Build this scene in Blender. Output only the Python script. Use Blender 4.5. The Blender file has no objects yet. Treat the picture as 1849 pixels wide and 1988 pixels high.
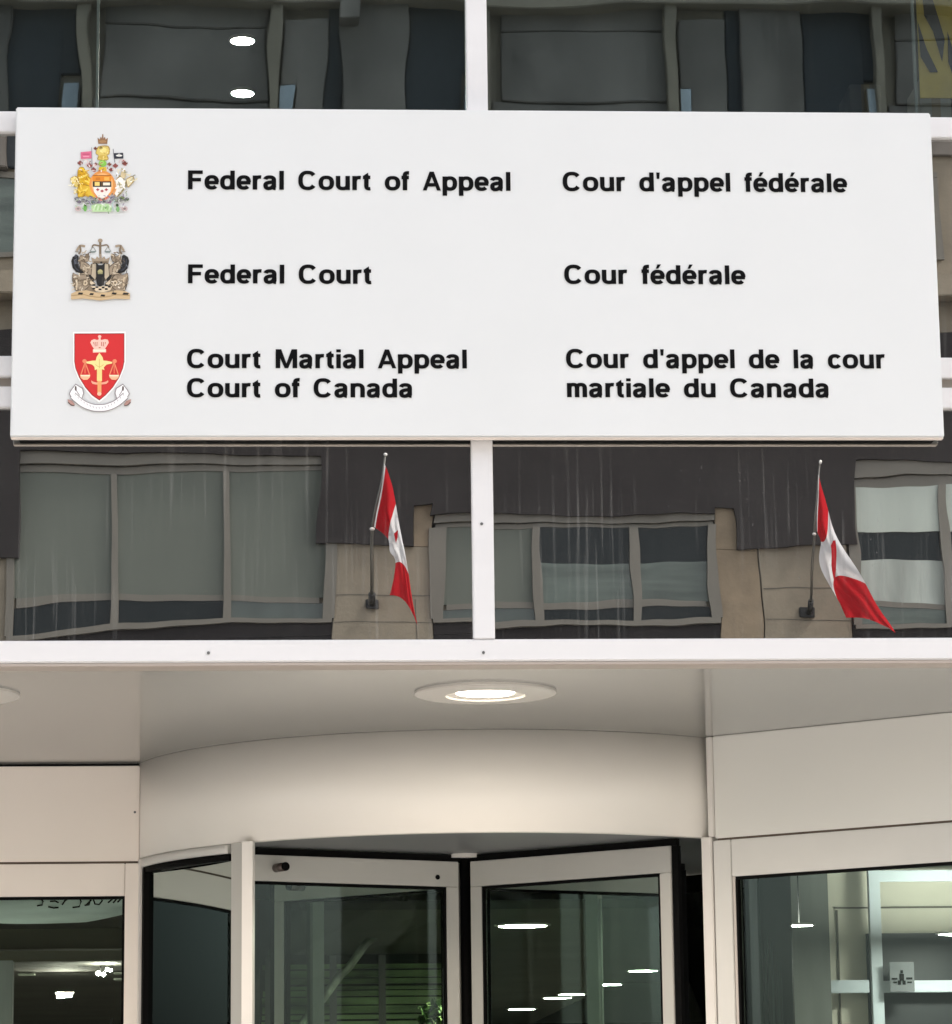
import bpy, bmesh, math, random
from mathutils import Vector, Matrix
PI = math.pi
R = math.radians
S = bpy.context.scene
COL = S.collection

# ------------------------------------------------------------------ camera
CXP, CYP, FPX = 924.5, 994.0, 5994.0
YAW, PITCH, ROLL = R(3.327), R(11.378), R(-0.715)
CAM = Vector((0, -12, 1.6))
_f = Vector((math.sin(YAW)*math.cos(PITCH), math.cos(YAW)*math.cos(PITCH), math.sin(PITCH)))
_r = Vector((math.cos(YAW), -math.sin(YAW), 0))
_u = _r.cross(_f)
c_, s_ = math.cos(ROLL), math.sin(ROLL)
RT, UP, FW = c_*_r + s_*_u, -s_*_r + c_*_u, _f
cam = bpy.data.cameras.new('camera')
cam.sensor_fit = 'HORIZONTAL'
cam.sensor_width = 36
cam.lens = FPX/1849*36
cam.clip_end = 500
camo = bpy.data.objects.new('camera', cam)
COL.objects.link(camo)
camo.matrix_world = Matrix(((RT.x, UP.x, -FW.x, CAM.x), (RT.y, UP.y, -FW.y, CAM.y), (RT.z, UP.z, -FW.z, CAM.z), (0, 0, 0, 1)))
S.camera = camo

def ray(px, py): return FW*FPX + RT*(px-CXP) - UP*(py-CYP)
def at(px, py, Y):                      # where a sight line meets the plane y = Y
    d = ray(px, py); return CAM + d*((Y-CAM.y)/d.y)
def atz(px, py, Z):
    d = ray(px, py); return CAM + d*((Z-CAM.z)/d.z)

# ------------------------------------------------------------------ light
SUN_EL, SUN_AZ = R(56), R(78)           # soft sun along the street, a little behind the courthouse front
w = bpy.data.worlds.new('World'); S.world = w; w.use_nodes = True
nt = w.node_tree
sky = nt.nodes.new('ShaderNodeTexSky'); sky.sky_type = 'NISHITA'; sky.sun_disc = False
sky.sun_elevation = SUN_EL; sky.sun_rotation = SUN_AZ
sky.dust_density = 3; sky.air_density = 1.0
hs = nt.nodes.new('ShaderNodeHueSaturation'); hs.inputs['Saturation'].default_value = 0.32
nt.links.new(sky.outputs[0], hs.inputs['Color'])
nt.links.new(hs.outputs[0], nt.nodes['Background'].inputs[0])
nt.nodes['Background'].inputs[1].default_value = 0.13
sun = bpy.data.lights.new('sun', 'SUN'); sun.energy = 1.5; sun.angle = R(14); sun.color = (1, .95, .89)
so = bpy.data.objects.new('sun', sun); COL.objects.link(so)
sd = Vector((math.sin(SUN_AZ)*math.cos(SUN_EL), math.cos(SUN_AZ)*math.cos(SUN_EL), math.sin(SUN_EL)))
so.rotation_euler = sd.to_track_quat('Z', 'Y').to_euler()
S.view_settings.view_transform = 'Standard'
S.view_settings.look = 'None'
S.view_settings.gamma = 1
S.view_settings.exposure = 2.42
S.cycles.use_denoising = True
S.cycles.max_bounces = 10
S.cycles.transparent_max_bounces = 16
S.cycles.sample_clamp_indirect = 6

# ------------------------------------------------------------------ materials
def lin(h):
    h = h.lstrip('#'); o = []
    for i in (0, 2, 4):
        c = int(h[i:i+2], 16)/255
        o.append(c/12.92 if c <= .04045 else ((c+.055)/1.055)**2.4)
    return tuple(o)+(1,)
MATS = {}
def mat(name, col, rough=.5, metal=0, spec=.5, var=0, vscale=4, stretch=(1, 1, 1), bump=0, bscale=60, coat=0):
    if name in MATS: return MATS[name]
    m = bpy.data.materials.new(name); m.use_nodes = True; MATS[name] = m
    t = m.node_tree; b = t.nodes['Principled BSDF']
    if isinstance(col, str): col = lin(col)
    b.inputs['Base Color'].default_value = col
    b.inputs['Roughness'].default_value = rough
    b.inputs['Metallic'].default_value = metal
    b.inputs['Specular IOR Level'].default_value = spec
    b.inputs['Coat Weight'].default_value = coat
    b.inputs['Coat Roughness'].default_value = .15
    tc = t.nodes.new('ShaderNodeTexCoord'); mp = t.nodes.new('ShaderNodeMapping')
    mp.inputs['Scale'].default_value = stretch
    t.links.new(tc.outputs['Object'], mp.inputs[0])
    if var:
        n = t.nodes.new('ShaderNodeTexNoise'); n.inputs['Scale'].default_value = vscale; n.inputs['Detail'].default_value = 6
        t.links.new(mp.outputs[0], n.inputs['Vector'])
        mx = t.nodes.new('ShaderNodeMix'); mx.data_type = 'RGBA'
        mx.inputs[6].default_value = tuple(c*(1-var) for c in col[:3])+(1,)
        mx.inputs[7].default_value = tuple(min(1, c*(1+var)) for c in col[:3])+(1,)
        mr = t.nodes.new('ShaderNodeMapRange'); mr.inputs[1].default_value = .3; mr.inputs[2].default_value = .7
        t.links.new(n.outputs[0], mr.inputs[0]); t.links.new(mr.outputs[0], mx.inputs[0])
        t.links.new(mx.outputs[2], b.inputs['Base Color'])
    if bump:
        n2 = t.nodes.new('ShaderNodeTexNoise'); n2.inputs['Scale'].default_value = bscale; n2.inputs['Detail'].default_value = 3
        t.links.new(mp.outputs[0], n2.inputs['Vector'])
        bp = t.nodes.new('ShaderNodeBump'); bp.inputs['Strength'].default_value = bump; bp.inputs['Distance'].default_value = .01
        t.links.new(n2.outputs[0], bp.inputs['Height']); t.links.new(bp.outputs[0], b.inputs['Normal'])
    return m
def emit(name, col, k):
    if name in MATS: return MATS[name]
    m = bpy.data.materials.new(name); m.use_nodes = True; MATS[name] = m
    b = m.node_tree.nodes['Principled BSDF']
    b.inputs['Base Color'].default_value = (.8, .8, .8, 1)
    b.inputs['Emission Color'].default_value = col; b.inputs['Emission Strength'].default_value = k
    return m
def glass(name, refl, rcol, tint, backing=None, dirt=0.0, fres=False, dseed=0):
    m = bpy.data.materials.new(name); m.use_nodes = True; MATS[name] = m
    t = m.node_tree; t.nodes.remove(t.nodes['Principled BSDF']); out = t.nodes['Material Output']
    g = t.nodes.new('ShaderNodeBsdfGlossy'); g.inputs['Color'].default_value = rcol; g.inputs['Roughness'].default_value = 0.0
    if backing:
        b = t.nodes.new('ShaderNodeBsdfDiffuse'); b.inputs['Color'].default_value = backing
    else:
        b = t.nodes.new('ShaderNodeBsdfTransparent'); b.inputs['Color'].default_value = tint
    mx = t.nodes.new('ShaderNodeMixShader')
    if fres:
        lw = t.nodes.new('ShaderNodeFresnel'); lw.inputs['IOR'].default_value = refl
        t.links.new(lw.outputs[0], mx.inputs[0])
    else:
        mx.inputs[0].default_value = refl
    t.links.new(b.outputs[0], mx.inputs[1]); t.links.new(g.outputs[0], mx.inputs[2])
    last = mx
    if dirt:                                # dried rain streaks and dust spots on the pane
        tc = t.nodes.new('ShaderNodeTexCoord')
        fac = None
        for k, (sc, dt, lo, hi, amt) in enumerate((((52, 1, 1.3), 3, .55, .75, dirt), ((2.3, 1, 2.0), 6, .45, .8, dirt*.08), ((95, 1, 55), 2, .66, .78, dirt*1.4))):
            mp = t.nodes.new('ShaderNodeMapping'); mp.inputs['Scale'].default_value = sc
            mp.inputs['Location'].default_value = (dseed*3.1+k, k*2.0, dseed*1.7)
            n = t.nodes.new('ShaderNodeTexNoise'); n.inputs['Scale'].default_value = 1; n.inputs['Detail'].default_value = dt
            mr = t.nodes.new('ShaderNodeMapRange'); mr.inputs[1].default_value = lo; mr.inputs[2].default_value = hi; mr.inputs[4].default_value = amt
            t.links.new(tc.outputs['Object'], mp.inputs[0]); t.links.new(mp.outputs[0], n.inputs['Vector']); t.links.new(n.outputs[0], mr.inputs[0])
            if k != 1:
                nm = t.nodes.new('ShaderNodeTexNoise'); nm.inputs['Scale'].default_value = 1.7; nm.inputs['Detail'].default_value = 2
                vm = t.nodes.new('ShaderNodeVectorMath'); vm.operation = 'ADD'; vm.inputs[1].default_value = (dseed*1.3+k*5, 3, dseed)
                t.links.new(tc.outputs['Object'], vm.inputs[0]); t.links.new(vm.outputs[0], nm.inputs['Vector'])
                ms = t.nodes.new('ShaderNodeMapRange'); ms.inputs[1].default_value = .37; ms.inputs[2].default_value = .60
                t.links.new(nm.outputs[0], ms.inputs[0])
                mu = t.nodes.new('ShaderNodeMath'); mu.operation = 'MULTIPLY'
                t.links.new(mr.outputs[0], mu.inputs[0]); t.links.new(ms.outputs[0], mu.inputs[1]); mr = mu
            if fac is None: fac = mr.outputs[0]
            else:
                a = t.nodes.new('ShaderNodeMath'); a.operation = 'ADD'
                t.links.new(fac, a.inputs[0]); t.links.new(mr.outputs[0], a.inputs[1]); fac = a.outputs[0]
        d = t.nodes.new('ShaderNodeBsdfDiffuse'); d.inputs['Color'].default_value = (.62, .61, .58, 1)
        m2 = t.nodes.new('ShaderNodeMixShader')
        t.links.new(fac, m2.inputs[0]); t.links.new(mx.outputs[0], m2.inputs[1]); t.links.new(d.outputs[0], m2.inputs[2])
        last = m2
    t.links.new(last.outputs[0], out.inputs[0])
    return m

ALU = mat('white_aluminium', (.715, .70, .70, 1), .38, var=.03, vscale=1.5, stretch=(.5, 1, 4))
SIGNW = mat('sign_enamel', (.70, .705, .70, 1), .42, var=.012, vscale=2)
CREAM = mat('cream_panel', (.87, .835, .775, 1), .33, var=.02, vscale=1.2)
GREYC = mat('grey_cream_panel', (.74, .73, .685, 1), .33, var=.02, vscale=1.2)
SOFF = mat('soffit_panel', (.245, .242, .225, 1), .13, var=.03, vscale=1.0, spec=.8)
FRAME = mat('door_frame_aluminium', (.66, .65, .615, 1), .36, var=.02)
POSTM = mat('pale_post_aluminium', (.74, .71, .67, 1), .36)
RUBBER = mat('black_gasket', (.003, .003, .003, 1), .7, spec=.1)
DARKU = mat('drum_ceiling', (.20, .205, .21, 1), .45)
BLACK = mat('black_lettering', (.003, .003, .0035, 1), .5, spec=.1)
SPAND = glass('spandrel_glass', .56, (.74, .73, .70, 1), None, backing=(.012, .012, .012, 1), dirt=.10)
SPANDR = glass('streaky_spandrel_glass', .56, (.74, .73, .70, 1), None, backing=(.012, .012, .012, 1), dirt=.16, dseed=4)
VISION = glass('vision_glass', .21, (.64, .78, .82, 1), (.50, .54, .53, 1), dirt=.03, dseed=2)
DOORG = glass('door_glass', 1.33, (.42, .48, .46, 1), (.84, .90, .86, 1), fres=True, dirt=.003)
STONE = mat('pale_limestone', '#7f7667', .8, var=.16, vscale=3, bump=.2, bscale=25)
STONE2 = mat('tan_limestone', '#7d6f5c', .8, var=.18, vscale=4, bump=.2, bscale=25)
DCLAD = mat('dark_cladding', (.027, .024, .024, 1), .6, spec=.12, var=.12, vscale=2)
WFRAME = mat('taupe_window_frame', (.13, .12, .10, 1), .5, var=.05)
BLIND = mat('grey_green_blind', (.098, .110, .092, 1), .7, var=.05, vscale=1.2, stretch=(1, 1, 1))
BLINDP = mat('pale_blind', (.36, .40, .36, 1), .7, var=.08, vscale=1.0, stretch=(3, 1, .5))
DGLASS = mat('dark_window_glass', (.010, .014, .015, 1), .25, spec=.25)
METAL = mat('pole_metal', (.17, .165, .15, 1), .35, metal=.6)
BLACKM = mat('black_bracket', (.01, .01, .01, 1), .5)

# ------------------------------------------------------------------ mesh helpers
def link(o): COL.objects.link(o); return o
def thing(name, label, cat, loc=(0, 0, 0), group=None):
    o = link(bpy.data.objects.new(name, None)); o.location = loc; o.empty_display_size = .2
    o['label'] = label; o['category'] = cat
    if group: o['group'] = group
    return o
def tag(o, label, cat, group=None):
    o['label'] = label; o['category'] = cat
    if group: o['group'] = group
    return o
class MB:
    def __init__(s): s.bm = bmesh.new(); s.mats = []
    def mi(s, m):
        if m not in s.mats: s.mats.append(m)
        return s.mats.index(m)
    def face(s, pts, m=None, smooth=False):
        vs = [s.bm.verts.new(p) for p in pts]
        f = s.bm.faces.new(vs); f.smooth = smooth
        if m: f.material_index = s.mi(m)
        return f
    def box(s, x0, x1, y0, y1, z0, z1, bev=0, m=None, rot=None):
        v = [s.bm.verts.new((x, y, z)) for x in (x0, x1) for y in (y0, y1) for z in (z0, z1)]
        fs = [s.bm.faces.new([v[i] for i in q]) for q in ((0, 1, 3, 2), (4, 6, 7, 5), (0, 4, 5, 1), (2, 3, 7, 6), (0, 2, 6, 4), (1, 5, 7, 3))]
        if m:
            for f in fs: f.material_index = s.mi(m)
        if rot:
            for p in v: p.co = rot @ p.co
        if bev:
            es = list({e for f in fs for e in f.edges})
            bmesh.ops.bevel(s.bm, geom=es, offset=bev, segments=2, affect='EDGES', clamp_overlap=True)
        return s
    def prism(s, pts, z0, z1, m=None):       # plan polygon pulled up
        a = [s.bm.verts.new((p[0], p[1], z0)) for p in pts]; b = [s.bm.verts.new((p[0], p[1], z1)) for p in pts]
        n = len(pts); fs = [s.bm.faces.new(a[::-1]), s.bm.faces.new(b)]
        for i in range(n): fs.append(s.bm.faces.new((a[i], a[(i+1) % n], b[(i+1) % n], b[i])))
        if m:
            for f in fs: f.material_index = s.mi(m)
        return s
    def arc(s, c, r0, r1, a0, a1, z0, z1, n=64, m=None):   # curved wall, degrees in plan
        rings = []
        for i in range(n+1):
            a = R(a0+(a1-a0)*i/n); ca, sa = math.cos(a), math.sin(a)
            rings.append([s.bm.verts.new((c[0]+r*ca, c[1]+r*sa, z)) for r, z in ((r0, z0), (r1, z0), (r1, z1), (r0, z1))])
        for i in range(n):
            for k in range(4):
                f = s.bm.faces.new((rings[i][k], rings[i+1][k], rings[i+1][(k+1) % 4], rings[i][(k+1) % 4]))
                f.smooth = k in (1, 3)
        s.bm.faces.new(rings[0]); s.bm.faces.new(rings[-1][::-1])
        return s
    def tube(s, path, rad, n=12, m=None):
        path = [Vector(p) for p in path]; rings = []
        if not isinstance(rad, (list, tuple)): rad = [rad]*len(path)
        for i, p in enumerate(path):
            t = (path[min(i+1, len(path)-1)]-path[max(i-1, 0)]).normalized()
            a = t.cross(Vector((0, 0, 1)));
            if a.length < .05: a = t.cross(Vector((1, 0, 0)))
            a.normalize(); b = t.cross(a)
            rings.append([s.bm.verts.new(p+(a*math.cos(2*PI*k/n)+b*math.sin(2*PI*k/n))*rad[i]) for k in range(n)])
        for i in range(len(rings)-1):
            for k in range(n):
                f = s.bm.faces.new((rings[i][k], rings[i][(k+1) % n], rings[i+1][(k+1) % n], rings[i+1][k])); f.smooth = True
                if m: f.material_index = s.mi(m)
        for q in (rings[0][::-1], rings[-1]):
            f = s.bm.faces.new(q)
            if m: f.material_index = s.mi(m)
        return s
    def disc(s, c, rx, ry, z0, z1, n=40):     # flat vertical-axis disc
        return s.prism([(c[0]+rx*math.cos(2*PI*k/n), c[1]+ry*math.sin(2*PI*k/n)) for k in range(n)], z0, z1)
    def lathe(s, prof, c, n=40):              # profile (r,z) about the vertical axis
        rings = [[s.bm.verts.new((c[0]+r*math.cos(2*PI*k/n), c[1]+r*math.sin(2*PI*k/n), z)) for k in range(n)] for r, z in prof]
        for i in range(len(rings)-1):
            for k in range(n):
                f = s.bm.faces.new((rings[i][k], rings[i][(k+1) % n], rings[i+1][(k+1) % n], rings[i+1][k])); f.smooth = False
        return s
    def ball(s, c, r, sub=2):
        bmesh.ops.create_icosphere(s.bm, subdivisions=sub, radius=r, matrix=Matrix.Translation(c)); return s
    def build(s, name, m, parent=None, kind=None, label=None, recalc=True):
        if recalc: bmesh.ops.recalc_face_normals(s.bm, faces=s.bm.faces[:])
        me = bpy.data.meshes.new(name); s.bm.to_mesh(me); s.bm.free()
        if s.mats:
            for q in s.mats: me.materials.append(q)
        else: me.materials.append(m)
        o = link(bpy.data.objects.new(name, me))
        if parent:
            o.parent = parent
            if parent.type == 'EMPTY': o.matrix_parent_inverse = Matrix.Translation(-Vector(parent.location))
        if kind: o['kind'] = kind
        if label: o['label'] = label
        return o
def bx(name, m, parent, x0, x1, y0, y1, z0, z1, bev=0, kind=None, rot=None, label=None):
    return MB().box(x0, x1, y0, y1, z0, z1, bev, rot=rot).build(name, m, parent, kind, label)

# ------------------------------------------------------------------ ground
bx('street', mat('asphalt', (.055, .055, .056, 1), .85, var=.2, vscale=6, bump=.3), None, -80, 80, -15.0, -4.2, -.30, -.13, kind='structure')
bx('pavement', mat('concrete_paving', (.50, .475, .44, 1), .8, var=.12, vscale=2, bump=.2), None, -80, 80, -4.2, 60, -.30, 0, kind='structure')
bx('pavement', MATS['concrete_paving'], None, -80, 80, -60, -15.0, -.30, 0, kind='structure')

# ------------------------------------------------------------------ the courthouse
X0, X1 = -9.0, 10.0
ZS = 3.4135                                  # soffit height
GL = 0.03                                    # glass plane
ZB = 2.943                                   # head of the doors
court = thing('courthouse_building', 'courthouse front of white framed dark glass above a recessed entrance with a curved canopy', 'building', (.7, 3, 0))
bx('sill_beam', ALU, court, X0, X1, 0, .14, ZS+.006, 3.508, .006)
bx('drip_edge', mat('drip_edge_metal', (.42, .36, .32, 1), .4), court, X0, X1, .004, .13, ZS-.008, ZS+.005, .002)
MX = [(.681+k*2.105, .767+k*2.105) for k in range(-4, 5)]
for a, b in MX:
    bx('mullion', ALU, court, a, b, 0, .10, 3.509, 8.6, .004)
for (za, zb, nm) in ((5.587, 5.676, 'transom'), (4.571, 4.656, 'transom'), (4.445, 4.531, 'transom')):
    for (a, b), (a2, b2) in zip(MX[:-1], MX[1:]):
        bx(nm, ALU, court, b+.001, a2-.001, .003, .09, za, zb, .004)
for (a, b), (a2, b2) in zip(MX[:-1], MX[1:]):
    bx('transom_reveal', mat('taupe_reveal', (.32, .28, .24, 1), .5), court, b+.001, a2-.001, .03, .08, 4.5313, 4.5707)
def pane(name, m, x0, x1, z0, z1, seed, amp=1.0, bulge=None, nx=90, nz=60):
    rnd = random.Random(seed); wv = []
    for k in range(7):
        lam = rnd.uniform(.16, .75); ang = rnd.choice((rnd.uniform(-.35, .35), rnd.uniform(PI/2-.35, PI/2+.35)))
        wv.append((2*PI/lam*math.cos(ang), 2*PI/lam*math.sin(ang), rnd.uniform(0, 6.28), 3.0e-4*amp*lam/(2*PI)*rnd.uniform(.4, 1.2)))
    cx, cz = (x0+x1)/2, (z0+z1)/2
    q = MB(); g = []
    for j in range(nz+1):
        row = []
        for i in range(nx+1):
            x = x0+(x1-x0)*i/nx; z = z0+(z1-z0)*j/nz
            h = sum(A*math.sin(kx*x+kz*z+ph) for kx, kz, ph, A in wv)
            if bulge: h += bulge(x-cx, z-cz)
            row.append(q.bm.verts.new((x-cx, h, z-cz)))
        g.append(row)
    for j in range(nz):
        for i in range(nx):
            f = q.bm.faces.new((g[j][i], g[j][i+1], g[j+1][i+1], g[j+1][i])); f.smooth = True
    o = q.build(name, m, court, recalc=False)
    o.location = (cx, GL, cz)
    return o
def bulge_left(dx, dz):                      # the left spandrel pane bellies out towards its far end
    t = max(0.0, (-.05-dx)/1.0)
    return -BUL*.5*dz*dz*t*t
BUL = 8.5e-3
for k, ((a, b), (a2, b2)) in enumerate(zip(MX[:-1], MX[1:])):
    near = k in (3, 4)
    bl = bulge_left if k == 3 else None
    n = (90, 50) if near else (12, 8)
    pane('glass_pane', SPANDR if k == 4 else SPAND, b, a2, 3.509, 4.444, 11+k, 2.2, bl, *n)
    pane('glass_pane', SPAND, b, a2, 4.657, 5.586, 31+k, 2.6, None, *n)
    pane('glass_pane', VISION, b, a2, 5.677, 8.6, 51+k, 2.4, None, *n)
    bx('spandrel_backing', RUBBER, court, b-.04, a2+.04, .075, .095, 3.43, 5.62)
# soffit of the recess and the body of the building behind it
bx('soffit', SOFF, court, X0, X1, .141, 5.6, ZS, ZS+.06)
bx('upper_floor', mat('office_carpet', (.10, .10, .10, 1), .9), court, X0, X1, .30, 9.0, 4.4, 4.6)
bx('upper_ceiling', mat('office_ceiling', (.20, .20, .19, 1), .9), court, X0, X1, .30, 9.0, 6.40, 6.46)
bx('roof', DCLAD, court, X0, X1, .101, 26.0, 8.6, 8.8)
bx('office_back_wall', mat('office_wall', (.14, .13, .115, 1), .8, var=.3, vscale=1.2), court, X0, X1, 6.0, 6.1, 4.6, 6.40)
for sx in (X0-.2, X1):
    bx('side_wall', mat('side_wall', (.45, .43, .40, 1), .7), court, sx, sx+.2, .0, 26.0, 0, 8.8)
bx('back_wall', MATS['side_wall'], court, X0, X1, 25.8, 26, 0, 8.6)

# --- canopy drum over the revolving door
DC, DR = (.858, 3.752), 1.715
def ang(p): return math.degrees(math.atan2(p[1]-DC[1], p[0]-DC[0]))
JL = (-.785, 3.30); JR = (1.905, 2.352)
aL, aR = ang(JL), ang(JR)+1.6
if aL > 0: aL -= 360
rev = thing('revolving_door', 'pale metal revolving door with glass wings under the curved cream canopy band', 'revolving door', (DC[0], DC[1], 0))
MB().arc(DC, DR-.05, DR, aL, aR, ZB, ZS-.001, 96).build('canopy_band', CREAM, rev)
MB().disc(DC, DR-.055, DR-.055, 2.965, 2.985, 72).build('drum_ceiling', DARKU, rev)
# front opening posts and curved side glass
aP = ang((at(457, 1700, 2.47).x, 2.47))
def radial_post(a, r0, r1, half, z0, z1):
    ca, sa = math.cos(R(a)), math.sin(R(a))
    t = Vector((-sa, ca, 0)); n = Vector((ca, sa, 0)); c = Vector((DC[0], DC[1], 0))
    pts = [c+n*r+t*k for r, k in ((r0, -half), (r1, -half), (r1, half), (r0, half))]
    return MB().prism([(p.x, p.y) for p in pts], z0, z1)
radial_post(aP, DR-.05, DR+.004, .036, 0, ZB-.001).build('post', mat('grey_post_aluminium', (.52, .51, .475, 1), .35), rev)  # side of the pale post, its shade put into a greyer colour
bxp = MB().prism([(-.272, 2.410), (-.222, 2.392), (-.212, 2.445), (-.262, 2.465)], 0, ZB-.0005)
bxp.build('post', POSTM, rev)
MB().arc(DC, DR-.045, DR-.002, aL+1.2, aP-2.2, ZB-.045, ZB-.002, 32).build('head_rail', FRAME, rev)
MB().arc(DC, DR-.035, DR-.012, aL+1.6, aP-2.2, ZB-.075, ZB-.046, 32).build('gasket', RUBBER, rev)
q = MB(); ga, gb = [Vector((DC[0]+(DR-.025)*math.cos(R(a)), DC[1]+(DR-.025)*math.sin(R(a)))) for a in (aL+1.6, aP-2.0)]
gn = Vector((gb.y-ga.y, ga.x-gb.x)).normalized(); gn = gn if gn.x < 0 else -gn
cv = [ga.lerp(gb, k/24)+gn*(.007*4*(k/24)*(1-k/24)) for k in range(25)]
vs = [[q.bm.verts.new((p.x, p.y, z)) for z in (.05, ZB-.076)] for p in cv]
for k in range(24):
    f = q.bm.faces.new((vs[k][0], vs[k+1][0], vs[k+1][1], vs[k][1])); f.smooth = True
q.build('curved_glass', DOORG, rev)
for k, (rr, half) in enumerate(((1.55, .012), (1.50, .006))):
    radial_post(aL+6+k*3, rr-.02, rr, half, 0, 2.75).build('inner_bar', mat('pale_bar', (.62, .64, .62, 1), .4), rev)
q = MB(); p0 = cv[9]-gn*.004; p1 = cv[13]-gn*.004; zt = at(336, 1932, 2.9).z
q.face([(p0.x, p0.y, zt-.10), (p1.x, p1.y, zt-.10), (p1.x, p1.y, zt), (p0.x, p0.y, zt)])
q.build('glass_notice', mat('notice_white', (.62, .68, .72, 1), .6), rev)
radial_post(aL+1.0, DR-.055, DR+.004, .02, 0, ZB-.003).build('post', POSTM, rev)
radial_post(aL+2.4, DR-.05, DR-.006, .016, 0, ZB-.05).build('gasket', RUBBER, rev)
# rear half of the enclosure, seen through the doors
MB().arc(DC, DR-.03, DR-.02, 25, 62, .05, ZB-.07, 24).build('curved_glass', DOORG, rev)
MB().arc(DC, DR-.03, DR-.02, 118, 150, .05, ZB-.07, 24).build('curved_glass', DOORG, rev)
for a in (62.7, 117.3): radial_post(a, DR-.06, DR+.01, .035, 0, ZB).build('post', MATS['grey_post_aluminium'], rev)
MB().arc(DC, DR-.05, DR-.005, -40, -27, 0, ZB-.002, 16).build('enclosure_panel', mat('dark_enclosure', (.045, .055, .05, 1), .25, var=.6, vscale=3, stretch=(9, 9, .3)), rev)
MB().arc(DC, DR-.05, DR-.005, 10, 25, 0, ZB-.002, 10).build('enclosure_panel', MATS['dark_enclosure'], rev)

# --- the four wings
WC = Vector((.82, 3.43, 0)); WZ = 2.925
MB().tube([(WC.x, WC.y, .02), (WC.x, WC.y, 2.962)], .026, 16).build('centre_shaft', RUBBER, rev)
MB().disc(WC, .085, .085, 2.945, 2.9645, 32).build('shaft_cap', POSTM, rev)
WINGF = mat('shaded_wing_aluminium', (.54, .53, .49, 1), .34, var=.02)  # frame aluminium with the shade inside the drum put into its colour
def wing(dx, dy, L, key):
    d = Vector((dx, dy, 0)).normalized(); n = Vector((-d.y, d.x, 0))
    M = Matrix(((d.x, n.x, 0, WC.x), (d.y, n.y, 0, WC.y), (0, 0, 1, 0), (0, 0, 0, 1)))
    h = .024
    wf = MB().box(.05, L, -h, h, WZ-.125, WZ, .003, rot=M).build('wing_rail', WINGF, rev)
    MB().box(.05, .118, -h, h, .06, WZ-.126, .003, rot=M).build('wing_stile', WINGF, rev)
    MB().box(L-.065, L, -h, h, .06, WZ-.126, .003, rot=M).build('wing_stile', WINGF, rev)
    MB().box(.119, L-.066, -h, h, .06, .30, .003, rot=M).build('wing_rail', WINGF, rev)
    MB().box(.03, L+.03, -.012, .012, WZ+.001, WZ+.034, rot=M).box(L+.001, L+.035, -.014, .014, .03, WZ, rot=M).build('brush_seal', RUBBER, rev)
    MB().box(.119, L-.066, -.018, .018, WZ-.139, WZ-.127, rot=M).box(.119, .131, -.018, .018, .30, WZ-.1395, rot=M).box(L-.078, L-.066, -.018, .018, .30, WZ-.1395, rot=M).build('gasket', RUBBER, rev)
    MB().box(.132, L-.079, -.004, .004, .301, WZ-.14, rot=M).build('wing_glass', DOORG, rev)
    if key:
        for s in (-1, 1):
            q = MB(); q.tube([M @ Vector((L-.20, s*(h), WZ-.062)), M @ Vector((L-.20, s*(h+.10), WZ-.062))], .021, 20)
            MB().tube([M @ Vector((L-.20, s*(h+.1005), WZ-.062)), M @ Vector((L-.20, s*(h+.107), WZ-.062))], .0212, 20).build('cylinder_cap', RUBBER, rev)
            q.build('lock_cylinder', mat('lock_steel', (.16, .12, .11, 1), .3, metal=.7), rev)
            MB().tube([M @ Vector((.17, s*h, WZ-.08)), M @ Vector((.17, s*(h+.004), WZ-.08))], .012, 12).build('bolt', RUBBER, rev)
wing(-.90, -.44, 1.255, True)
wing(.752, -.656, 1.255, False)
wing(-.742, .67, 1.27, True)
wing(.90, .44, 1.27, False)

# --- left flat wall: fascia, header and side window (plane parallel to the street)
LY = 3.28
LITC = mat('lit_cream_panel', (.93, .85, .775, 1), .33, var=.02, vscale=1.2)  # cream panel with the left wall's warm light put into its colour
bx('fascia_panel', LITC, court, X0, -.790, LY, LY+.05, 2.932, ZS-.012, .004)
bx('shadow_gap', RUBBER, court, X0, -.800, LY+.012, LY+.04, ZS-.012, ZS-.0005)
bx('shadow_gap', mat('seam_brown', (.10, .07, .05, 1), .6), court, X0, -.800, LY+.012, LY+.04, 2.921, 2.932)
bx('window_header', LITC, court, X0, -.862, LY+.002, LY+.06, 2.762, 2.9205, .003)
bx('window_stile', LITC, court, -.860, -.790, LY-.002, LY+.06, 0, 2.9205, .003)
bx('corner_post', POSTM, court, -.787, -.752, LY-.004, LY+.05, 0, ZS-.002, .003)
bx('gasket', RUBBER, court, X0, -.862, LY+.02, LY+.05, 2.748, 2.7615)
bx('gasket', RUBBER, court, -.873, -.8615, LY+.02, LY+.05, .3, 2.7475)
bx('side_window_glass', DOORG, court, X0, -.874, LY+.03, LY+.038, .3, 2.7475)
bx('window_sill', FRAME, court, X0, -.862, LY, LY+.06, 0, .299)
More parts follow.
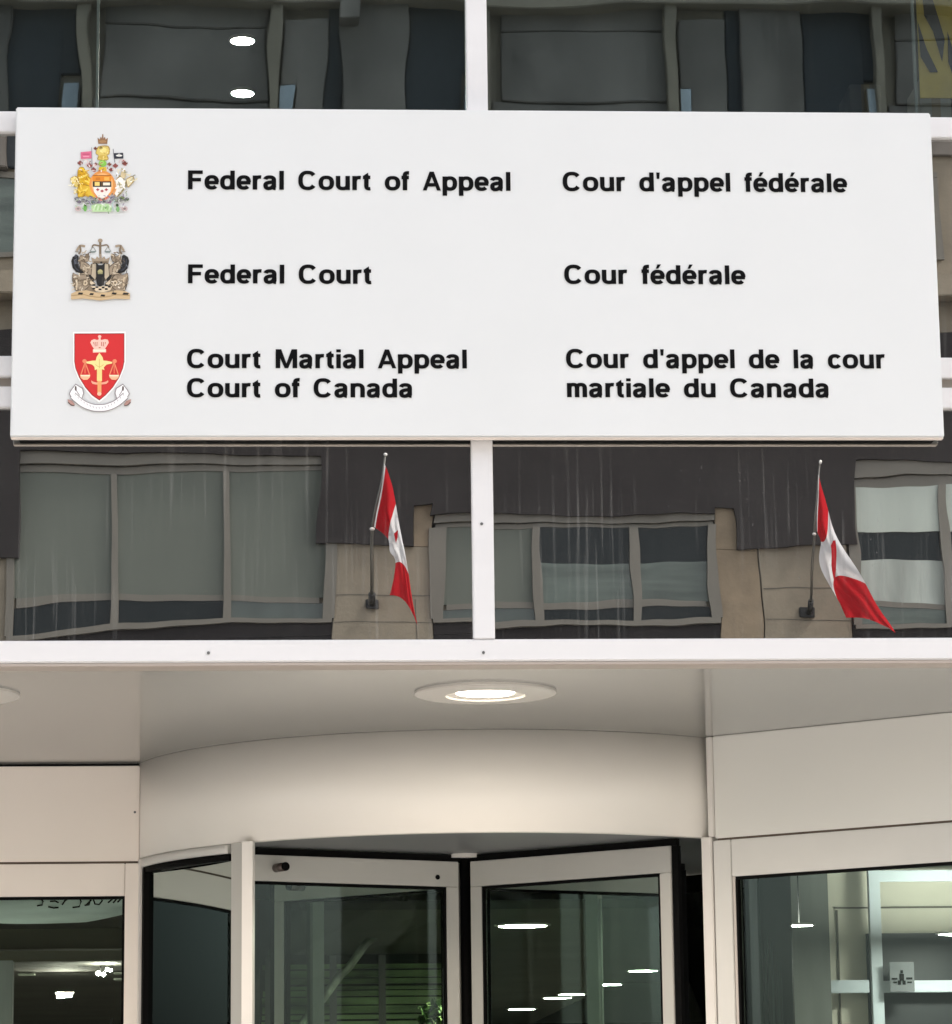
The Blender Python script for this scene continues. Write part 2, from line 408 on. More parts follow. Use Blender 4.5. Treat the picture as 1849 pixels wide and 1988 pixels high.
# --- right slanted wall
RN = Vector((1.915, 2.345, 0)); RD = Vector((.765, -.644, 0)).normalized(); RNn = Vector((-RD.y, RD.x, 0))
RM = Matrix(((RD.x, RNn.x, 0, RN.x), (RD.y, RNn.y, 0, RN.y), (0, 0, 1, 0), (0, 0, 0, 1)))
RL = 2.9
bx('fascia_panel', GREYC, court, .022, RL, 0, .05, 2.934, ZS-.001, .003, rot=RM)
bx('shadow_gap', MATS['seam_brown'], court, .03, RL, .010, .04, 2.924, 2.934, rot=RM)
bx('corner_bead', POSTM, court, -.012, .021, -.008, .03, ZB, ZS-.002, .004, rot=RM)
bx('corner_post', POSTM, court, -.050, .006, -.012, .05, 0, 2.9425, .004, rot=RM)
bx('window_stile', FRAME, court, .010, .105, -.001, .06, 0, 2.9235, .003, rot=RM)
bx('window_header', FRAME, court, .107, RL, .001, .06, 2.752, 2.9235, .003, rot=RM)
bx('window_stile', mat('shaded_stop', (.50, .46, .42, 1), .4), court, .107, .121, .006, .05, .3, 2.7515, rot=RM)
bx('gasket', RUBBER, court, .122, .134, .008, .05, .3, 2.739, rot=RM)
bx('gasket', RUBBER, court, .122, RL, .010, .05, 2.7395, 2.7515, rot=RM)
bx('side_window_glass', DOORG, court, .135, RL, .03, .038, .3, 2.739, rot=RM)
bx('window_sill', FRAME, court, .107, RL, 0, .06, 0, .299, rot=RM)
# return wall that closes the recess on the right
pe = RM @ Vector((RL, 0, 0))
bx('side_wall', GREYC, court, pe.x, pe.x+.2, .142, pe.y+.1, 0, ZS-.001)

# ------------------------------------------------------------------ lobby behind the doors
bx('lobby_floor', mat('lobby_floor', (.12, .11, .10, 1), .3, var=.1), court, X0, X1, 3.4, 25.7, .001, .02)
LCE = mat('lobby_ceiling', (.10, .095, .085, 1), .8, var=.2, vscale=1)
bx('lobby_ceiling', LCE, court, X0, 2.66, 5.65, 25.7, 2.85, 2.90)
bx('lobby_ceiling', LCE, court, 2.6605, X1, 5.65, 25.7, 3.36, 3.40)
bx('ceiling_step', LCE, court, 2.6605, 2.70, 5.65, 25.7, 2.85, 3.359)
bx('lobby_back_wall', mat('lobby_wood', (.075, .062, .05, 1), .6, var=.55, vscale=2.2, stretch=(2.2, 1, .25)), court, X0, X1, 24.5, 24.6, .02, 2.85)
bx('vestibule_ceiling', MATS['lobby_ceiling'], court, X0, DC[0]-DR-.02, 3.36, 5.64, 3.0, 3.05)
LW = emit('lamp_glow', (1.0, .93, .80, 1), 110)
LW2 = emit('pendant_glow', (1.0, .96, .88, 1), 32)
RING = mat('lamp_ring', (.6, .58, .55, 1), .4)
def ceiling_lamp(x, y, z, r, label, group, k=None, ry=None):
    t = thing('ceiling_light', label, 'ceiling light', (x, y, z), group)
    MB().lathe([(r*1.18, z), (r*1.18, z-.008), (r, z-.012), (r, z-.001)], (x, y)).build('trim_ring', RING, t)
    MB().disc((x, y), r*.985, r*.985, z-.010, z-.0015, 28).build('diffuser', k or LW, t)
    return t
LG = 'round lights in the lobby ceiling'
for px, py, r, lb in ((1015, 1795, .148, 'large round lobby light, the highest seen through the right revolving wing'),
                      (1249, 1883, .115, 'round lobby light beside the right stile of the revolving wing'),
                      (1177, 1910, .135, 'round lobby light just below and left of the one by the wing stile'),
                      (1110, 1929, .12, 'right one of two overlapping lobby lights in the revolving wing'),
                      (1083, 1936, .13, 'left one of two overlapping lobby lights in the revolving wing'),
                      (1013, 1958, .14, 'lowest round lobby light seen through the right revolving wing')):
    p = atz(px, py, 2.85); ceiling_lamp(p.x, p.y, 2.85, r, lb, LG)
for px, py, r, lb in ((1488, 1796, .05, 'small round light left of the pale green glass edge'),
                      (1552, 1794, .085, 'round light right of the pale green glass edge'),
                      (1743, 1831, .118, 'wide lit disc over the dark doorway in the right window'),
                      (1862, 1811, .13, 'lit disc cut off by the right edge of the photo')):
    p = atz(px, py, 2.85); t = ceiling_lamp(p.x, p.y, 2.85, r, lb, 'round lights behind the right window', LW2)
    MB().tube([(p.x, p.y, 2.8505), (p.x, p.y, 3.359)], .004, 6).build('stem', RUBBER, t)

p = atz(1466, 1707, 3.0); t = ceiling_lamp(p.x, p.y, 3.0, .045, 'tiny bright light at the top left corner of the right window', 'round lights behind the right window')
MB().tube([(p.x, p.y, 3.0005), (p.x, p.y, 3.41)], .004, 6).build('stem', RUBBER, t)
# slatted wall and indoor tree behind the left wing
SL = thing('slatted_wall', 'dark green horizontal slatted wall behind the left revolving wing', 'slatted wall', (.2, 10, 0))
y = 10.0; xa, xb = at(505, 1850, y).x, at(915, 1850, y).x
bx('backing', mat('slat_backing', (.018, .022, .014, 1), .7), SL, xa, xb, y+.05, y+.09, .02, 2.85)
q = MB(); z = .2; rnd = random.Random(3)
while z < 2.78:
    h = rnd.uniform(.022, .055); q.box(xa+rnd.uniform(0, .05), xb-rnd.uniform(0, .04), y-.01, y+.049, z, z+h); z += h+rnd.uniform(.007, .018)
q.build('slats', mat('olive_slats', (.15, .225, .085, 1), .5, var=.85, vscale=2.6, stretch=(.6, 1, 3)), SL)
q = MB()
for px in (515, 640, 735): xx = at(px, 1850, y-.03).x; q.box(xx, xx+.05, y-.03, y-.011, .02, 2.84)
q.build('batten', mat('grey_batten', (.13, .125, .115, 1), .6), SL)
a, b = at(596, 1975, 8.2), at(790, 1738, 8.2)
hr = MB(); pth = [a.lerp(b, k/12)+Vector((0, 0, .01*math.sin(k*2.1))) for k in range(-3, 13)]
hr.tube(pth, .028, 10)
tag(hr.build('stair_handrail', mat('mottled_steel', (.16, .18, .14, 1), .35, var=.8, vscale=9), None), 'slanting mottled metal handrail in front of the slatted wall', 'handrail')
def leafy(name, base, spots, n, size, mats, seed, label, cat, limbs):
    t = thing(name, label, cat, base)
    q = MB()
    for pth, rad in limbs: q.tube(pth, rad, 8)
    q.build('trunk', mat('bark', (.08, .06, .04, 1), .8, var=.3, vscale=10), t)
    rnd = random.Random(seed); c = MB()
    for sx, sy, sz, sr in spots:
        for k in range(n):
            d = Vector((rnd.gauss(0, 1), rnd.gauss(0, 1), rnd.gauss(0, .8))); d = d.normalized()*sr*rnd.random()**.5
            p = Vector((sx, sy, sz))+d
            u = Vector((rnd.gauss(0, 1), rnd.gauss(0, 1), rnd.gauss(0, 1))).normalized(); v = u.cross(Vector((rnd.gauss(0, 1), rnd.gauss(0, 1), rnd.gauss(0, 1)))).normalized()
            s = size*rnd.uniform(.6, 1.3)
            c.face([p-u*s, p+v*s*.45, p+u*s, p-v*s*.45], mats[rnd.randrange(len(mats))])
    c.build('crown', None, t, recalc=False)
    return t
LEAF = [mat('leaf_dark', (.03, .06, .02, 1), .5), mat('leaf_mid', (.07, .13, .035, 1), .5), mat('leaf_light', (.14, .21, .07, 1), .5)]
g0 = at(835, 1960, 7.4)
leafy('indoor_tree', (g0.x, 7.4, 0), [(g0.x, 7.4, 2.05, .28), (g0.x+.12, 7.3, 1.75, .3), (g0.x-.2, 7.5, 1.7, .25), (g0.x+.05, 7.4, 2.3, .12)], 260, .045, LEAF, 5,
      'leafy green indoor tree low behind the left revolving wing', 'tree',
      [([(g0.x, 7.4, .02), (g0.x+.02, 7.4, 1.0), (g0.x, 7.4, 2.2)], [.04, .03, .012]), ([(g0.x+.01, 7.4, 1.2), (g0.x-.2, 7.5, 1.75)], [.02, .01]), ([(g0.x+.01, 7.4, 1.3), (g0.x+.15, 7.3, 1.8)], [.02, .01])])

# left side window: banner, column, lamps
bn = thing('hanging_banner', 'pale blue white banner with black script hanging inside the left window', 'banner', (-1.3, 3.6, 2.6))
q = MB(); yb = 3.52; n = 40
def bpt(u, v):
    x = at(-60+u*305, 1760, yb).x; zt = at(100, 1728, yb).z; zb = at(-60+u*305, 1786+8*math.sin(u*3.0+.3)-18*max(0, u-.75)*2.2, yb).z
    return Vector((x, yb+.02*math.sin(u*9)+.012*math.sin(v*7+u*4), zt+(zb-zt)*v))
g = [[q.bm.verts.new(bpt(i/n, j/10)) for i in range(n+1)] for j in range(11)]
for j in range(10):
    for i in range(n):
        f = q.bm.faces.new((g[j][i], g[j][i+1], g[j+1][i+1], g[j+1][i])); f.smooth = True
q.build('cloth', mat('banner_cloth', (.78, .82, .85, 1), .8, var=.2, vscale=3, stretch=(.5, 1, 5)), bn, recalc=False)
q = MB()
def stroke(pp, wd):
    pts = [at(50+(a-100)*.168, 1742+(b-510)*.168, yb-.05) for a, b in pp]
    q.tube(pts, wd, 6)
SCRIPT = (((230, 610), (290, 600), (300, 560), (270, 525)), ((360, 620), (420, 635), (480, 630)), ((380, 560), (440, 555), (480, 575)),
           ((520, 600), (560, 540), (600, 520), (540, 560)), ((640, 630), (720, 620), (740, 560), (720, 520)), ((780, 605), (830, 600), (850, 530)), ((800, 600), (860, 540)),
           ((880, 530), (900, 590), (950, 595), (985, 550), (960, 515)), ((1050, 575), (1110, 525)), ((1110, 578), (1150, 530)), ((1160, 570), (1200, 530)), ((1270, 545), (1330, 540)), ((1350, 545), (1410, 535)))
for part in (SCRIPT[:4], SCRIPT[4:8], SCRIPT[8:10], SCRIPT[10:11], SCRIPT[11:]):
    q = MB()
    for pp in part: stroke(pp, .0045)
    q.build('script_lettering', RUBBER, bn)
bx('lobby_wall', mat('brown_beam', (.10, .085, .06, 1), .7, var=.3, vscale=1.3, stretch=(.4, 1, 3)), court, -5, at(262, 1800, 7).x, 7.0, 7.1, at(100, 1842, 7).z, 2.85)
bx('lobby_beam', mat('pale_beam', (.20, .175, .14, 1), .7, var=.4, vscale=1.3, stretch=(.5, 1, 4)), court, -5, at(262, 1800, 6.9).x, 6.9, 6.99, at(100, 1866, 6.9).z, at(100, 1846, 6.9).z)
col = thing('lobby_column', 'ribbed grey column behind the left edge of the left window', 'column', (at(10, 1900, 5).x, 5, 0))
cx = at(6, 1900, 5).x
MB().box(cx-.3, cx+.055, 4.95, 5.05, .02, at(10, 1866, 5).z, .004).build('shaft', mat('grey_column', (.42, .41, .42, 1), .6, var=.15, vscale=3, stretch=(6, 1, .4)), col)
MB().box(cx-.1, cx-.09, 4.94, 4.9495, .02, 2.1).box(cx-.02, cx-.01, 4.94, 4.9495, .02, 2.1).build('rib', mat('column_rib', (.10, .095, .09, 1), .6), col)
p = at(125, 1934, 12); tl = thing('tube_light', 'short lit white tube low in the left window', 'tube light', (p.x, 12, p.z), None)
MB().tube([(p.x-.055, 12, p.z-.004), (p.x+.055, 12, p.z+.004)], .012, 10).build('tube', LW, tl)
MB().box(p.x-.07, p.x+.07, 12, 12.03, p.z+.016, p.z+.03).build('housing', RING, tl)
ch = thing('pendant_lamp', 'cluster of small glowing pendant bulbs in the left window', 'lamp', tuple(at(195, 1890, 11)))
for a, b, r in ((1070, 1385, .016), (1130, 1398, .014), (1175, 1340, .014), (1215, 1350, .010)):
    pp = at(50+(a-100)*.168-22, 1742+(b-510)*.168+1, 11); MB().ball(pp, r, 2).build('bulb', LW, ch)
pp = at(195, 1890, 11); MB().tube([(pp.x, 11.02, pp.z+.02), (pp.x, 11.02, 2.84)], .004, 6).build('stem', RUBBER, ch)
sh = thing('shelf_rack', 'pale horizontal shelves beside the pendant bulbs in the left window', 'shelves', (at(225, 1890, 12).x, 12, 0))
for k, py in enumerate((1857, 1869, 1879, 1890, 1902)):
    a = at(212 if k < 3 else 222, py, 12); b = at(262, py+2, 12)
    MB().box(a.x, b.x, 11.9, 12.1, a.z-.008, a.z+.006).build('shelf', mat('pale_shelf', (.30, .33, .27, 1), .5, var=.3, vscale=9), sh)
q = MB().box(at(214, 1890, 12).x, at(214, 1890, 12).x+.02, 12.11, 12.13, .02, 2.5).box(at(258, 1890, 12).x, at(258, 1890, 12).x+.02, 12.11, 12.13, .02, 2.5)
q.build('upright', RUBBER, sh)
sh2 = thing('wall_shelf', 'three short pale shelves near the column in the left window', 'shelves', (at(55, 1885, 12).x, 12, 0))
for py, e in ((1874, 70), (1883, 88), (1892, 68)):
    a, b = at(36, py, 12), at(e, py, 12)
    MB().box(a.x, b.x, 11.95, 12.05, a.z-.008, a.z+.004).build('shelf', MATS['pale_shelf'], sh2)

# right side window: glass fin, cream wall, doorway, bars added for a reflection
bx('glass_fin', mat('green_glass_edge', (.85, .92, .80, 1), .4), court, at(1517, 1850, 3.12).x, at(1528, 1850, 3.12).x, 3.12, 3.132, .02, 3.40)
bx('glass_fin', mat('dark_fin_edge', (.02, .025, .022, 1), .4), court, at(1511, 1850, 3.14).x, at(1515.5, 1850, 3.14).x, 3.14, 3.15, .02, 3.40)
bx('lobby_wall', mat('lobby_cream', (.62, .60, .51, 1), .7, var=.1, vscale=2), court, at(1612, 1850, 9.0).x, X1, 9.0, 9.1, .02, 3.359)
bx('lobby_wall', mat('lobby_grey', (.12, .13, .12, 1), .6, var=.25, vscale=2, stretch=(3, 1, .3)), court, at(1420, 1850, 8.6).x, at(1612, 1850, 8.6).x, 8.6, 8.7, .02, 3.359)
bx('wall_seam', mat('seam_line', (.12, .11, .09, 1), .7), court, at(1620, 1762, 8.985).x, X1, 8.985, 8.998, at(1700, 1764, 8.99).z, at(1700, 1761, 8.99).z)
bx('wall_seam', MATS['seam_line'], court, at(1624, 1762, 8.98).x, at(1627, 1762, 8.98).x, 8.983, 8.998, .02, at(1700, 1761, 8.99).z-.02)
bx('lobby_doorway', mat('dark_opening', (.022, .026, .03, 1), .5), court, at(1684, 1850, 8.95).x, X1, 8.95, 8.984, .02, at(1760, 1812, 8.95).z)
PALE = mat('pale_blue_bars', (.50, .56, .61, 1), .4)  # bars added where the glass shows a pale reflection
PY = 8.80
pf = thing('reflection_bars', 'pale blue grey metal partition frame behind the right window', 'partition', (5, PY, 0))
MB().box(at(1690, 1800, PY).x, at(1712, 1800, PY).x, PY, PY+.06, .02, 3.355, .003).build('upright', PALE, pf)
for xa, xb, ya, yb in ((1470, 1689, 1903, 1928), (1713, 2000, 1905, 1928), (1713, 2000, 1690, 1712)):
    MB().box(at(xa, 1915, PY).x, at(xb, 1915, PY).x, PY+.01, PY+.05, at(1650, yb, PY).z, min(3.355, at(1650, ya, PY).z), .003).build('rail', PALE, pf)
NY = 8.70
nb = thing('notice_board', 'pale grey notice with a dark figure behind the right window', 'notice', tuple(at(1750, 1895, NY)))
a, b = at(1727, 1868, NY), at(1777, 1926, NY)
MB().box(a.x, b.x, NY, NY+.01, b.z, a.z, .003).build('board', mat('notice_grey', (.11, .12, .13, 1), .6, var=.1, vscale=8), nb)
q = MB()
for a0, b0, a1, b1 in ((1749, 1884, 1754, 1890), (1747, 1891, 1756, 1904), (1744, 1904, 1750, 1912), (1753, 1904, 1759, 1912), (1732, 1899, 1743, 1902), (1760, 1898, 1772, 1902), (1735, 1906, 1742, 1909), (1762, 1906, 1771, 1909)):
    u, v = at(a0, b0, NY-.003), at(a1, b1, NY-.003); q.box(u.x, v.x, NY-.006, NY-.001, v.z, u.z)
q.build('figure_mark', RUBBER, nb)

# ------------------------------------------------------------------ upper office behind the vision glass
for px, py, lb in ((471, 75, 'upper one of two glowing round office lights behind the top left glass'), (471, 177, 'lower one of two glowing round office lights, just above the sign')):
    p = atz(px, py, 6.40); ceiling_lamp(p.x, p.y, 6.40, .052, lb, 'round office lights above the sign', emit('office_glow', (1, .95, .82, 1), 160))
for i, px in enumerate((191, 1772)):
    p = at(px, 100, .12)
    bx('glazing_joint', mat('joint_silicone', (.22, .25, .24, 1), .5), court, p.x-.005, p.x+.005, .075, .10, 5.68, 8.55)
HY = .45
pn = thing('wall_hanging', 'yellow hanging with dark diagonal marks at the top right glass', 'hanging', tuple(at(1815, 80, HY)))
a, b = at(1778, -40, HY), at(1880, 190, HY)
MB().box(a.x, b.x, HY, HY+.01, b.z, a.z).build('cloth', mat('yellow_cloth', (.68, .50, .10, 1), .8, var=.25, vscale=5), pn)
q = MB()
for pts in (((1790, -20), (1806, -20), (1835, 75), (1830, 120), (1812, 60), (1795, 30)), ((1782, 40), (1800, 95), (1822, 140), (1806, 140), (1788, 110)), ((1840, 60), (1852, 100), (1850, 145), (1842, 120))):
    q.face([at(x, y, HY-.004) for x, y in pts])
q.build('dark_marks', mat('hanging_ink', (.03, .03, .04, 1), .8), pn)
for px0, px1, py, dep, lb, cm in ((1650, 1714, 163, 1.6, 'grey carton on the office floor edge beside the yellow hanging', (.28, .27, .25, 1)), (1786, 1850, 150, 1.0, 'pale carton directly below the yellow hanging', (.42, .42, .38, 1))):
    a, b = at(px0, py, dep), at(px1, 260, dep)
    t = thing('carton', lb, 'carton', (a.x, dep, b.z), 'cartons stacked in the upper office')
    m = mat('carton_%d' % px0, cm, .8, var=.15, vscale=5)
    MB().box(a.x, b.x, dep, dep+.3, 4.6, a.z, .004).build('box', m, t)
    MB().box((a.x+b.x)/2-.02, (a.x+b.x)/2+.02, dep-.003, dep-.0005, 4.7, a.z-.002).build('tape', mat('carton_tape', (.35, .28, .18, 1), .4), t)
wd = mat('brown_timber_panel', (.16, .11, .065, 1), .6, var=.3, vscale=3, stretch=(5, 1, .3))
bx('office_panel', wd, court, at(1600, 100, 2.2).x, at(1768, 100, 2.2).x, 2.2, 2.25, 4.6, 6.39)
bx('office_panel', mat('office_dark_panel', (.03, .035, .034, 1), .5), court, at(1430, 100, 2.5).x, at(1462, 100, 2.5).x, 2.5, 2.55, 4.6, 6.39)

# ------------------------------------------------------------------ downlights in the soffit
def downlight(x, y, label, watt):
    t = thing('downlight', label, 'downlight', (x, y, ZS), 'recessed downlights in the entrance soffit')
    MB().lathe([(.298, ZS-.0005), (.298, ZS-.010), (.285, ZS-.014), (.168, ZS-.018), (.160, ZS-.012), (.122, ZS-.003)], (x, y), 64).build('trim_ring', mat('downlight_trim', (.56, .53, .49, 1), .32), t)
    MB().disc((x, y), .1215, .1215, ZS-.006, ZS-.002, 48).build('lens', emit('downlight_glow', (1.0, .90, .74, 1), 9), t)
    L = bpy.data.lights.new('downlight_lamp', 'SPOT'); L.energy = watt; L.color = (1, .85, .70); L.spot_size = R(165); L.spot_blend = .6; L.shadow_soft_size = .09
    lo = link(bpy.data.objects.new('downlight_lamp', L)); lo.parent = t; lo.location = (0, 0, -.09)
    return t
DLY = .815
downlight(.775, DLY, 'glowing round recessed downlight above the revolving door canopy', 23)
downlight(-1.462, DLY, 'pale trimmed recessed downlight cut off by the left edge', 12)

# ------------------------------------------------------------------ the sign
SY = -.05
sg = thing('court_sign', 'wide white bilingual court sign with three coats of arms in front of the dark glass', 'sign', (.71, SY, 4.28))
sx0, sx1 = (at(30, 207.5, SY).x+at(20.3, 852, SY).x)/2, (at(1806, 218.5, SY).x+at(1835.5, 852.5, SY).x)/2
sz1 = (at(30, 207.5, SY).z+at(1806, 218.5, SY).z)/2; sz0 = at(924, 849, SY).z
bx('sign_board', SIGNW, sg, sx0, sx1, SY, -.008, sz0+.002, sz1, .005)
bx('bottom_lip', mat('lit_sign_lip', (.80, .72, .66, 1), .4), sg, sx0+.002, sx1-.002, SY+.002, -.010, sz0-.003, sz0+.0015, .002)  # light bounced onto the underside is put into the lip's warm colour
bx('mounting_frame', RUBBER, sg, sx0+.03, sx1-.03, -.0075, -.0005, sz0+.0005, sz1-.06)
for k, ((a, b), (a2, b2)) in enumerate(zip(MX[:-1], MX[1:])):
    if a2 > sx0 and b < sx1: bx('mounting_frame', RUBBER, sg, max(b+.0015, sx0+.03), min(a2-.0015, sx1-.03), -.0004, GL-.003, sz0+.001, 4.443)

# lettering: every letter is a pen stroke skeleton
PV, PH = .236, .188
def sarc(cx, cy, rx, ry, a0, a1, n=22, e=2.45):
    o = []
    for i in range(n+1):
        a = R(a0+(a1-a0)*i/n); c, s = math.cos(a), math.sin(a)
        o.append((cx+rx*math.copysign(abs(c)**(2/e), c), cy+ry*math.copysign(abs(s)**(2/e), s)))
    return o
def spl(P, n=6):
    o = []
    for i in range(len(P)-1):
        p0, p1, p2, p3 = P[max(i-1, 0)], P[i], P[i+1], P[min(i+2, len(P)-1)]
        for k in range(n):
            t = k/n
            o.append(tuple(.5*((2*p1[j])+(-p0[j]+p2[j])*t+(2*p0[j]-5*p1[j]+4*p2[j]-p3[j])*t*t+(-p0[j]+3*p1[j]-3*p2[j]+p3[j])*t**3) for j in (0, 1)))
    return o+[P[-1]]
XH = .748; HV, HH = PV/2, PH/2
OB = sarc(0, 0, 1, 1, 0, 360)
ry_ = XH/2+.012-HH
def L_(x0, y0, x1, y1): return [(x0, y0), (x1, y1)]
E_ = [('s', sarc(.388, XH/2, .258, ry_, 0, 319, 40)), ('s', L_(.14, .362, .735, .362))]
XA = 1.09
def sx_(P): return [(a*XA-.004, b) for a, b in P]
GLY = {
 'o': (.835, [('s', sarc(.4175, XH/2, .288, ry_, 0, 360, 44))]),
 'n': (.83, [('s', L_(.165, 0, .165, XH)), ('s', sarc(.415, .43, .25, XH+.012-HH-.43, 172, 0)+[(.665, 0)])]),
 'm': (1.12, [('s', L_(.165, 0, .165, XH)), ('s', sarc(.3625, .45, .1975, XH+.012-HH-.45, 172, 0)+[(.56, 0)]), ('s', sarc(.7575, .45, .1975, XH+.012-HH-.45, 172, 0)+[(.955, 0)])]),
 'u': (.83, [('s', L_(.665, 0, .665, XH)), ('s', [(.165, XH)]+sarc(.415, .30, .25, .30+.012-HH, 180, 352))]),
 'r': (.545, [('s', L_(.165, 0, .165, XH)), ('s', sarc(.42, .40, .255, XH+.012-HH-.40, 172, 78))]),
 'i': (.33, [('s', L_(.165, 0, .165, XH)), ('s', L_(.165, .845, .165, 1.0))]),
 'l': (.33, [('s', L_(.165, 0, .165, 1))]),
 'd': (.825, [('s', sarc(.392, XH/2, .262, ry_, 0, 360, 44)), ('s', L_(.66, 0, .66, 1))]),
 'p': (.825, [('s', sarc(.433, XH/2, .262, ry_, 0, 360, 44)), ('s', L_(.165, -.275, .165, XH))]),
 'e': (.775, E_),
 'é': (.775, E_+[('p', [(.30, .815), (.43, .815), (.575, 1.04), (.385, 1.04)])]),
 'c': (.75, [('s', sarc(.388, XH/2, .258, ry_, 36, 324, 36))]),
 'a': (.78, [('s', sx_(sarc(.325, .50, .205, XH+.012-HH-.50, 168, 0)+spl([(.53, .50), (.53, .16), (.545, .085), (.62, .066)]))), ('s', sx_(spl([(.53, .45), (.44, .405), (.27, .375), (.155, .315), (.135, .205), (.175, .10), (.28, .068), (.40, .10), (.49, .18), (.53, .27)])))]),
 't': (.47, [('p', [(.105, .80), (.30, .93), (.30, .66), (.105, .66)]), ('s', spl([(.205, .80), (.205, .40), (.207, .21), (.245, .11), (.33, .074), (.415, .08)])), ('s', L_(.025, XH-.07, .415, XH-.07))]),
 'f': (.44, [('s', [(.20, 0), (.20, .55)]+spl([(.20, .55), (.20, .80), (.23, .895), (.315, .928), (.42, .925)])), ('s', L_(.02, XH-.07, .41, XH-.07))]),
 "'": (.30, [('p', [(.055, 1), (.245, 1), (.22, .66), (.08, .66)])]),
 'F': (.86, [('s', L_(.165, 0, .165, 1)), ('s', L_(.165, 1-HH, .81, 1-HH)), ('s', L_(.165, .51, .72, .51))]),
 'C': (1.03, [('s', sarc(.505, .5, .37, .5+.015-HH, 36, 324, 48))]),
 'A': (.96, [('p', [(.0, 0), (.205, 0), (.585, 1), (.365, 1)]), ('p', [(.95, 0), (.745, 0), (.365, 1), (.585, 1)]), ('s', L_(.20, .30, .75, .30))]),
 'M': (1.20, [('s', L_(.165, 0, .165, 1)), ('s', L_(1.035, 0, 1.035, 1)), ('p', [(.07, 1), (.335, 1), (.69, 0), (.51, 0)]), ('p', [(1.13, 1), (.865, 1), (.51, 0), (.69, 0)])]),
}
def strip(q, pts, fx, y, closed=False):
    L = []; n = len(pts)
    closed = abs(pts[0][0]-pts[-1][0])+abs(pts[0][1]-pts[-1][1]) < 1e-6
    for i, p in enumerate(pts):
        if closed: a, b = pts[(i-1) % (n-1)], pts[(i+1) % (n-1)]
        else: a, b = pts[max(i-1, 0)], pts[min(i+1, n-1)]
        t = Vector((b[0]-a[0], b[1]-a[1])).normalized(); nn = Vector((-t.y, t.x))
        h = .5*math.sqrt((PV*nn.x)**2+(PH*nn.y)**2)
        L.append((fx((p[0]+nn.x*h, p[1]+nn.y*h), y), fx((p[0]-nn.x*h, p[1]-nn.y*h), y)))
    vs = [(q.bm.verts.new(a), q.bm.verts.new(b)) for a, b in L]
    for i in range(n-1): q.bm.faces.new((vs[i][0], vs[i+1][0], vs[i+1][1], vs[i][1]))
def text(s, xl, xr, base, cap=36.8):
    TR, SP = .030, .655
    cur = 0; pl = []
    for ch in s:
        if ch == ' ': cur += SP; continue
        ad, sh = GLY[ch]; pl.append((ch, cur)); cur += ad+TR
    lsb = {'F': .07, 'C': .04, 'm': .07}.get(s[0], .05)
    last = s[-1]; ink = {'l': .26, 't': .415, 'a': .675, 'e': .735, 'r': .475}[last]
    width = pl[-1][1]+ink-lsb
    o = at(xl, base, SY); r = at(xr, base, SY); H = at(xl, base-cap, SY).z-o.z
    sx = (r.x-o.x)/width; zb = (o.z+r.z)/2
    i = 0
    for word in s.split(' '):
        q = MB(); k = 0
        for ch, x in pl[i:i+len(word)]:
            for kind, pts in GLY[ch][1]:
                k += 1; yy = SY-.0018-.00005*(k % 4)
                fx = lambda p, y, x=x: Vector((o.x+(x+p[0]-lsb)*sx, y, zb+p[1]*H))
                if kind == 's': strip(q, pts, fx, yy)
                else: q.face([fx(p, yy) for p in pts])
        i += len(word)
        q.build('lettering', BLACK, sg, label='black lettering reading '+word)
    SXS.append((s, round(sx/H, 3)))
SXS = []
text('Federal Court of Appeal', 366, 990.8, 369)
text('Federal Court', 366, 721, 550.6)
text('Court Martial Appeal', 364, 906, 715)
text('Court of Canada', 364, 799.7, 771.5)
text("Cour d'appel fédérale", 1094, 1645, 372)
text('Cour fédérale', 1097, 1447.3, 551.5)
text("Cour d'appel de la cour", 1100.6, 1718, 715)
text('martiale du Canada', 1102.4, 1608.8, 771.5)

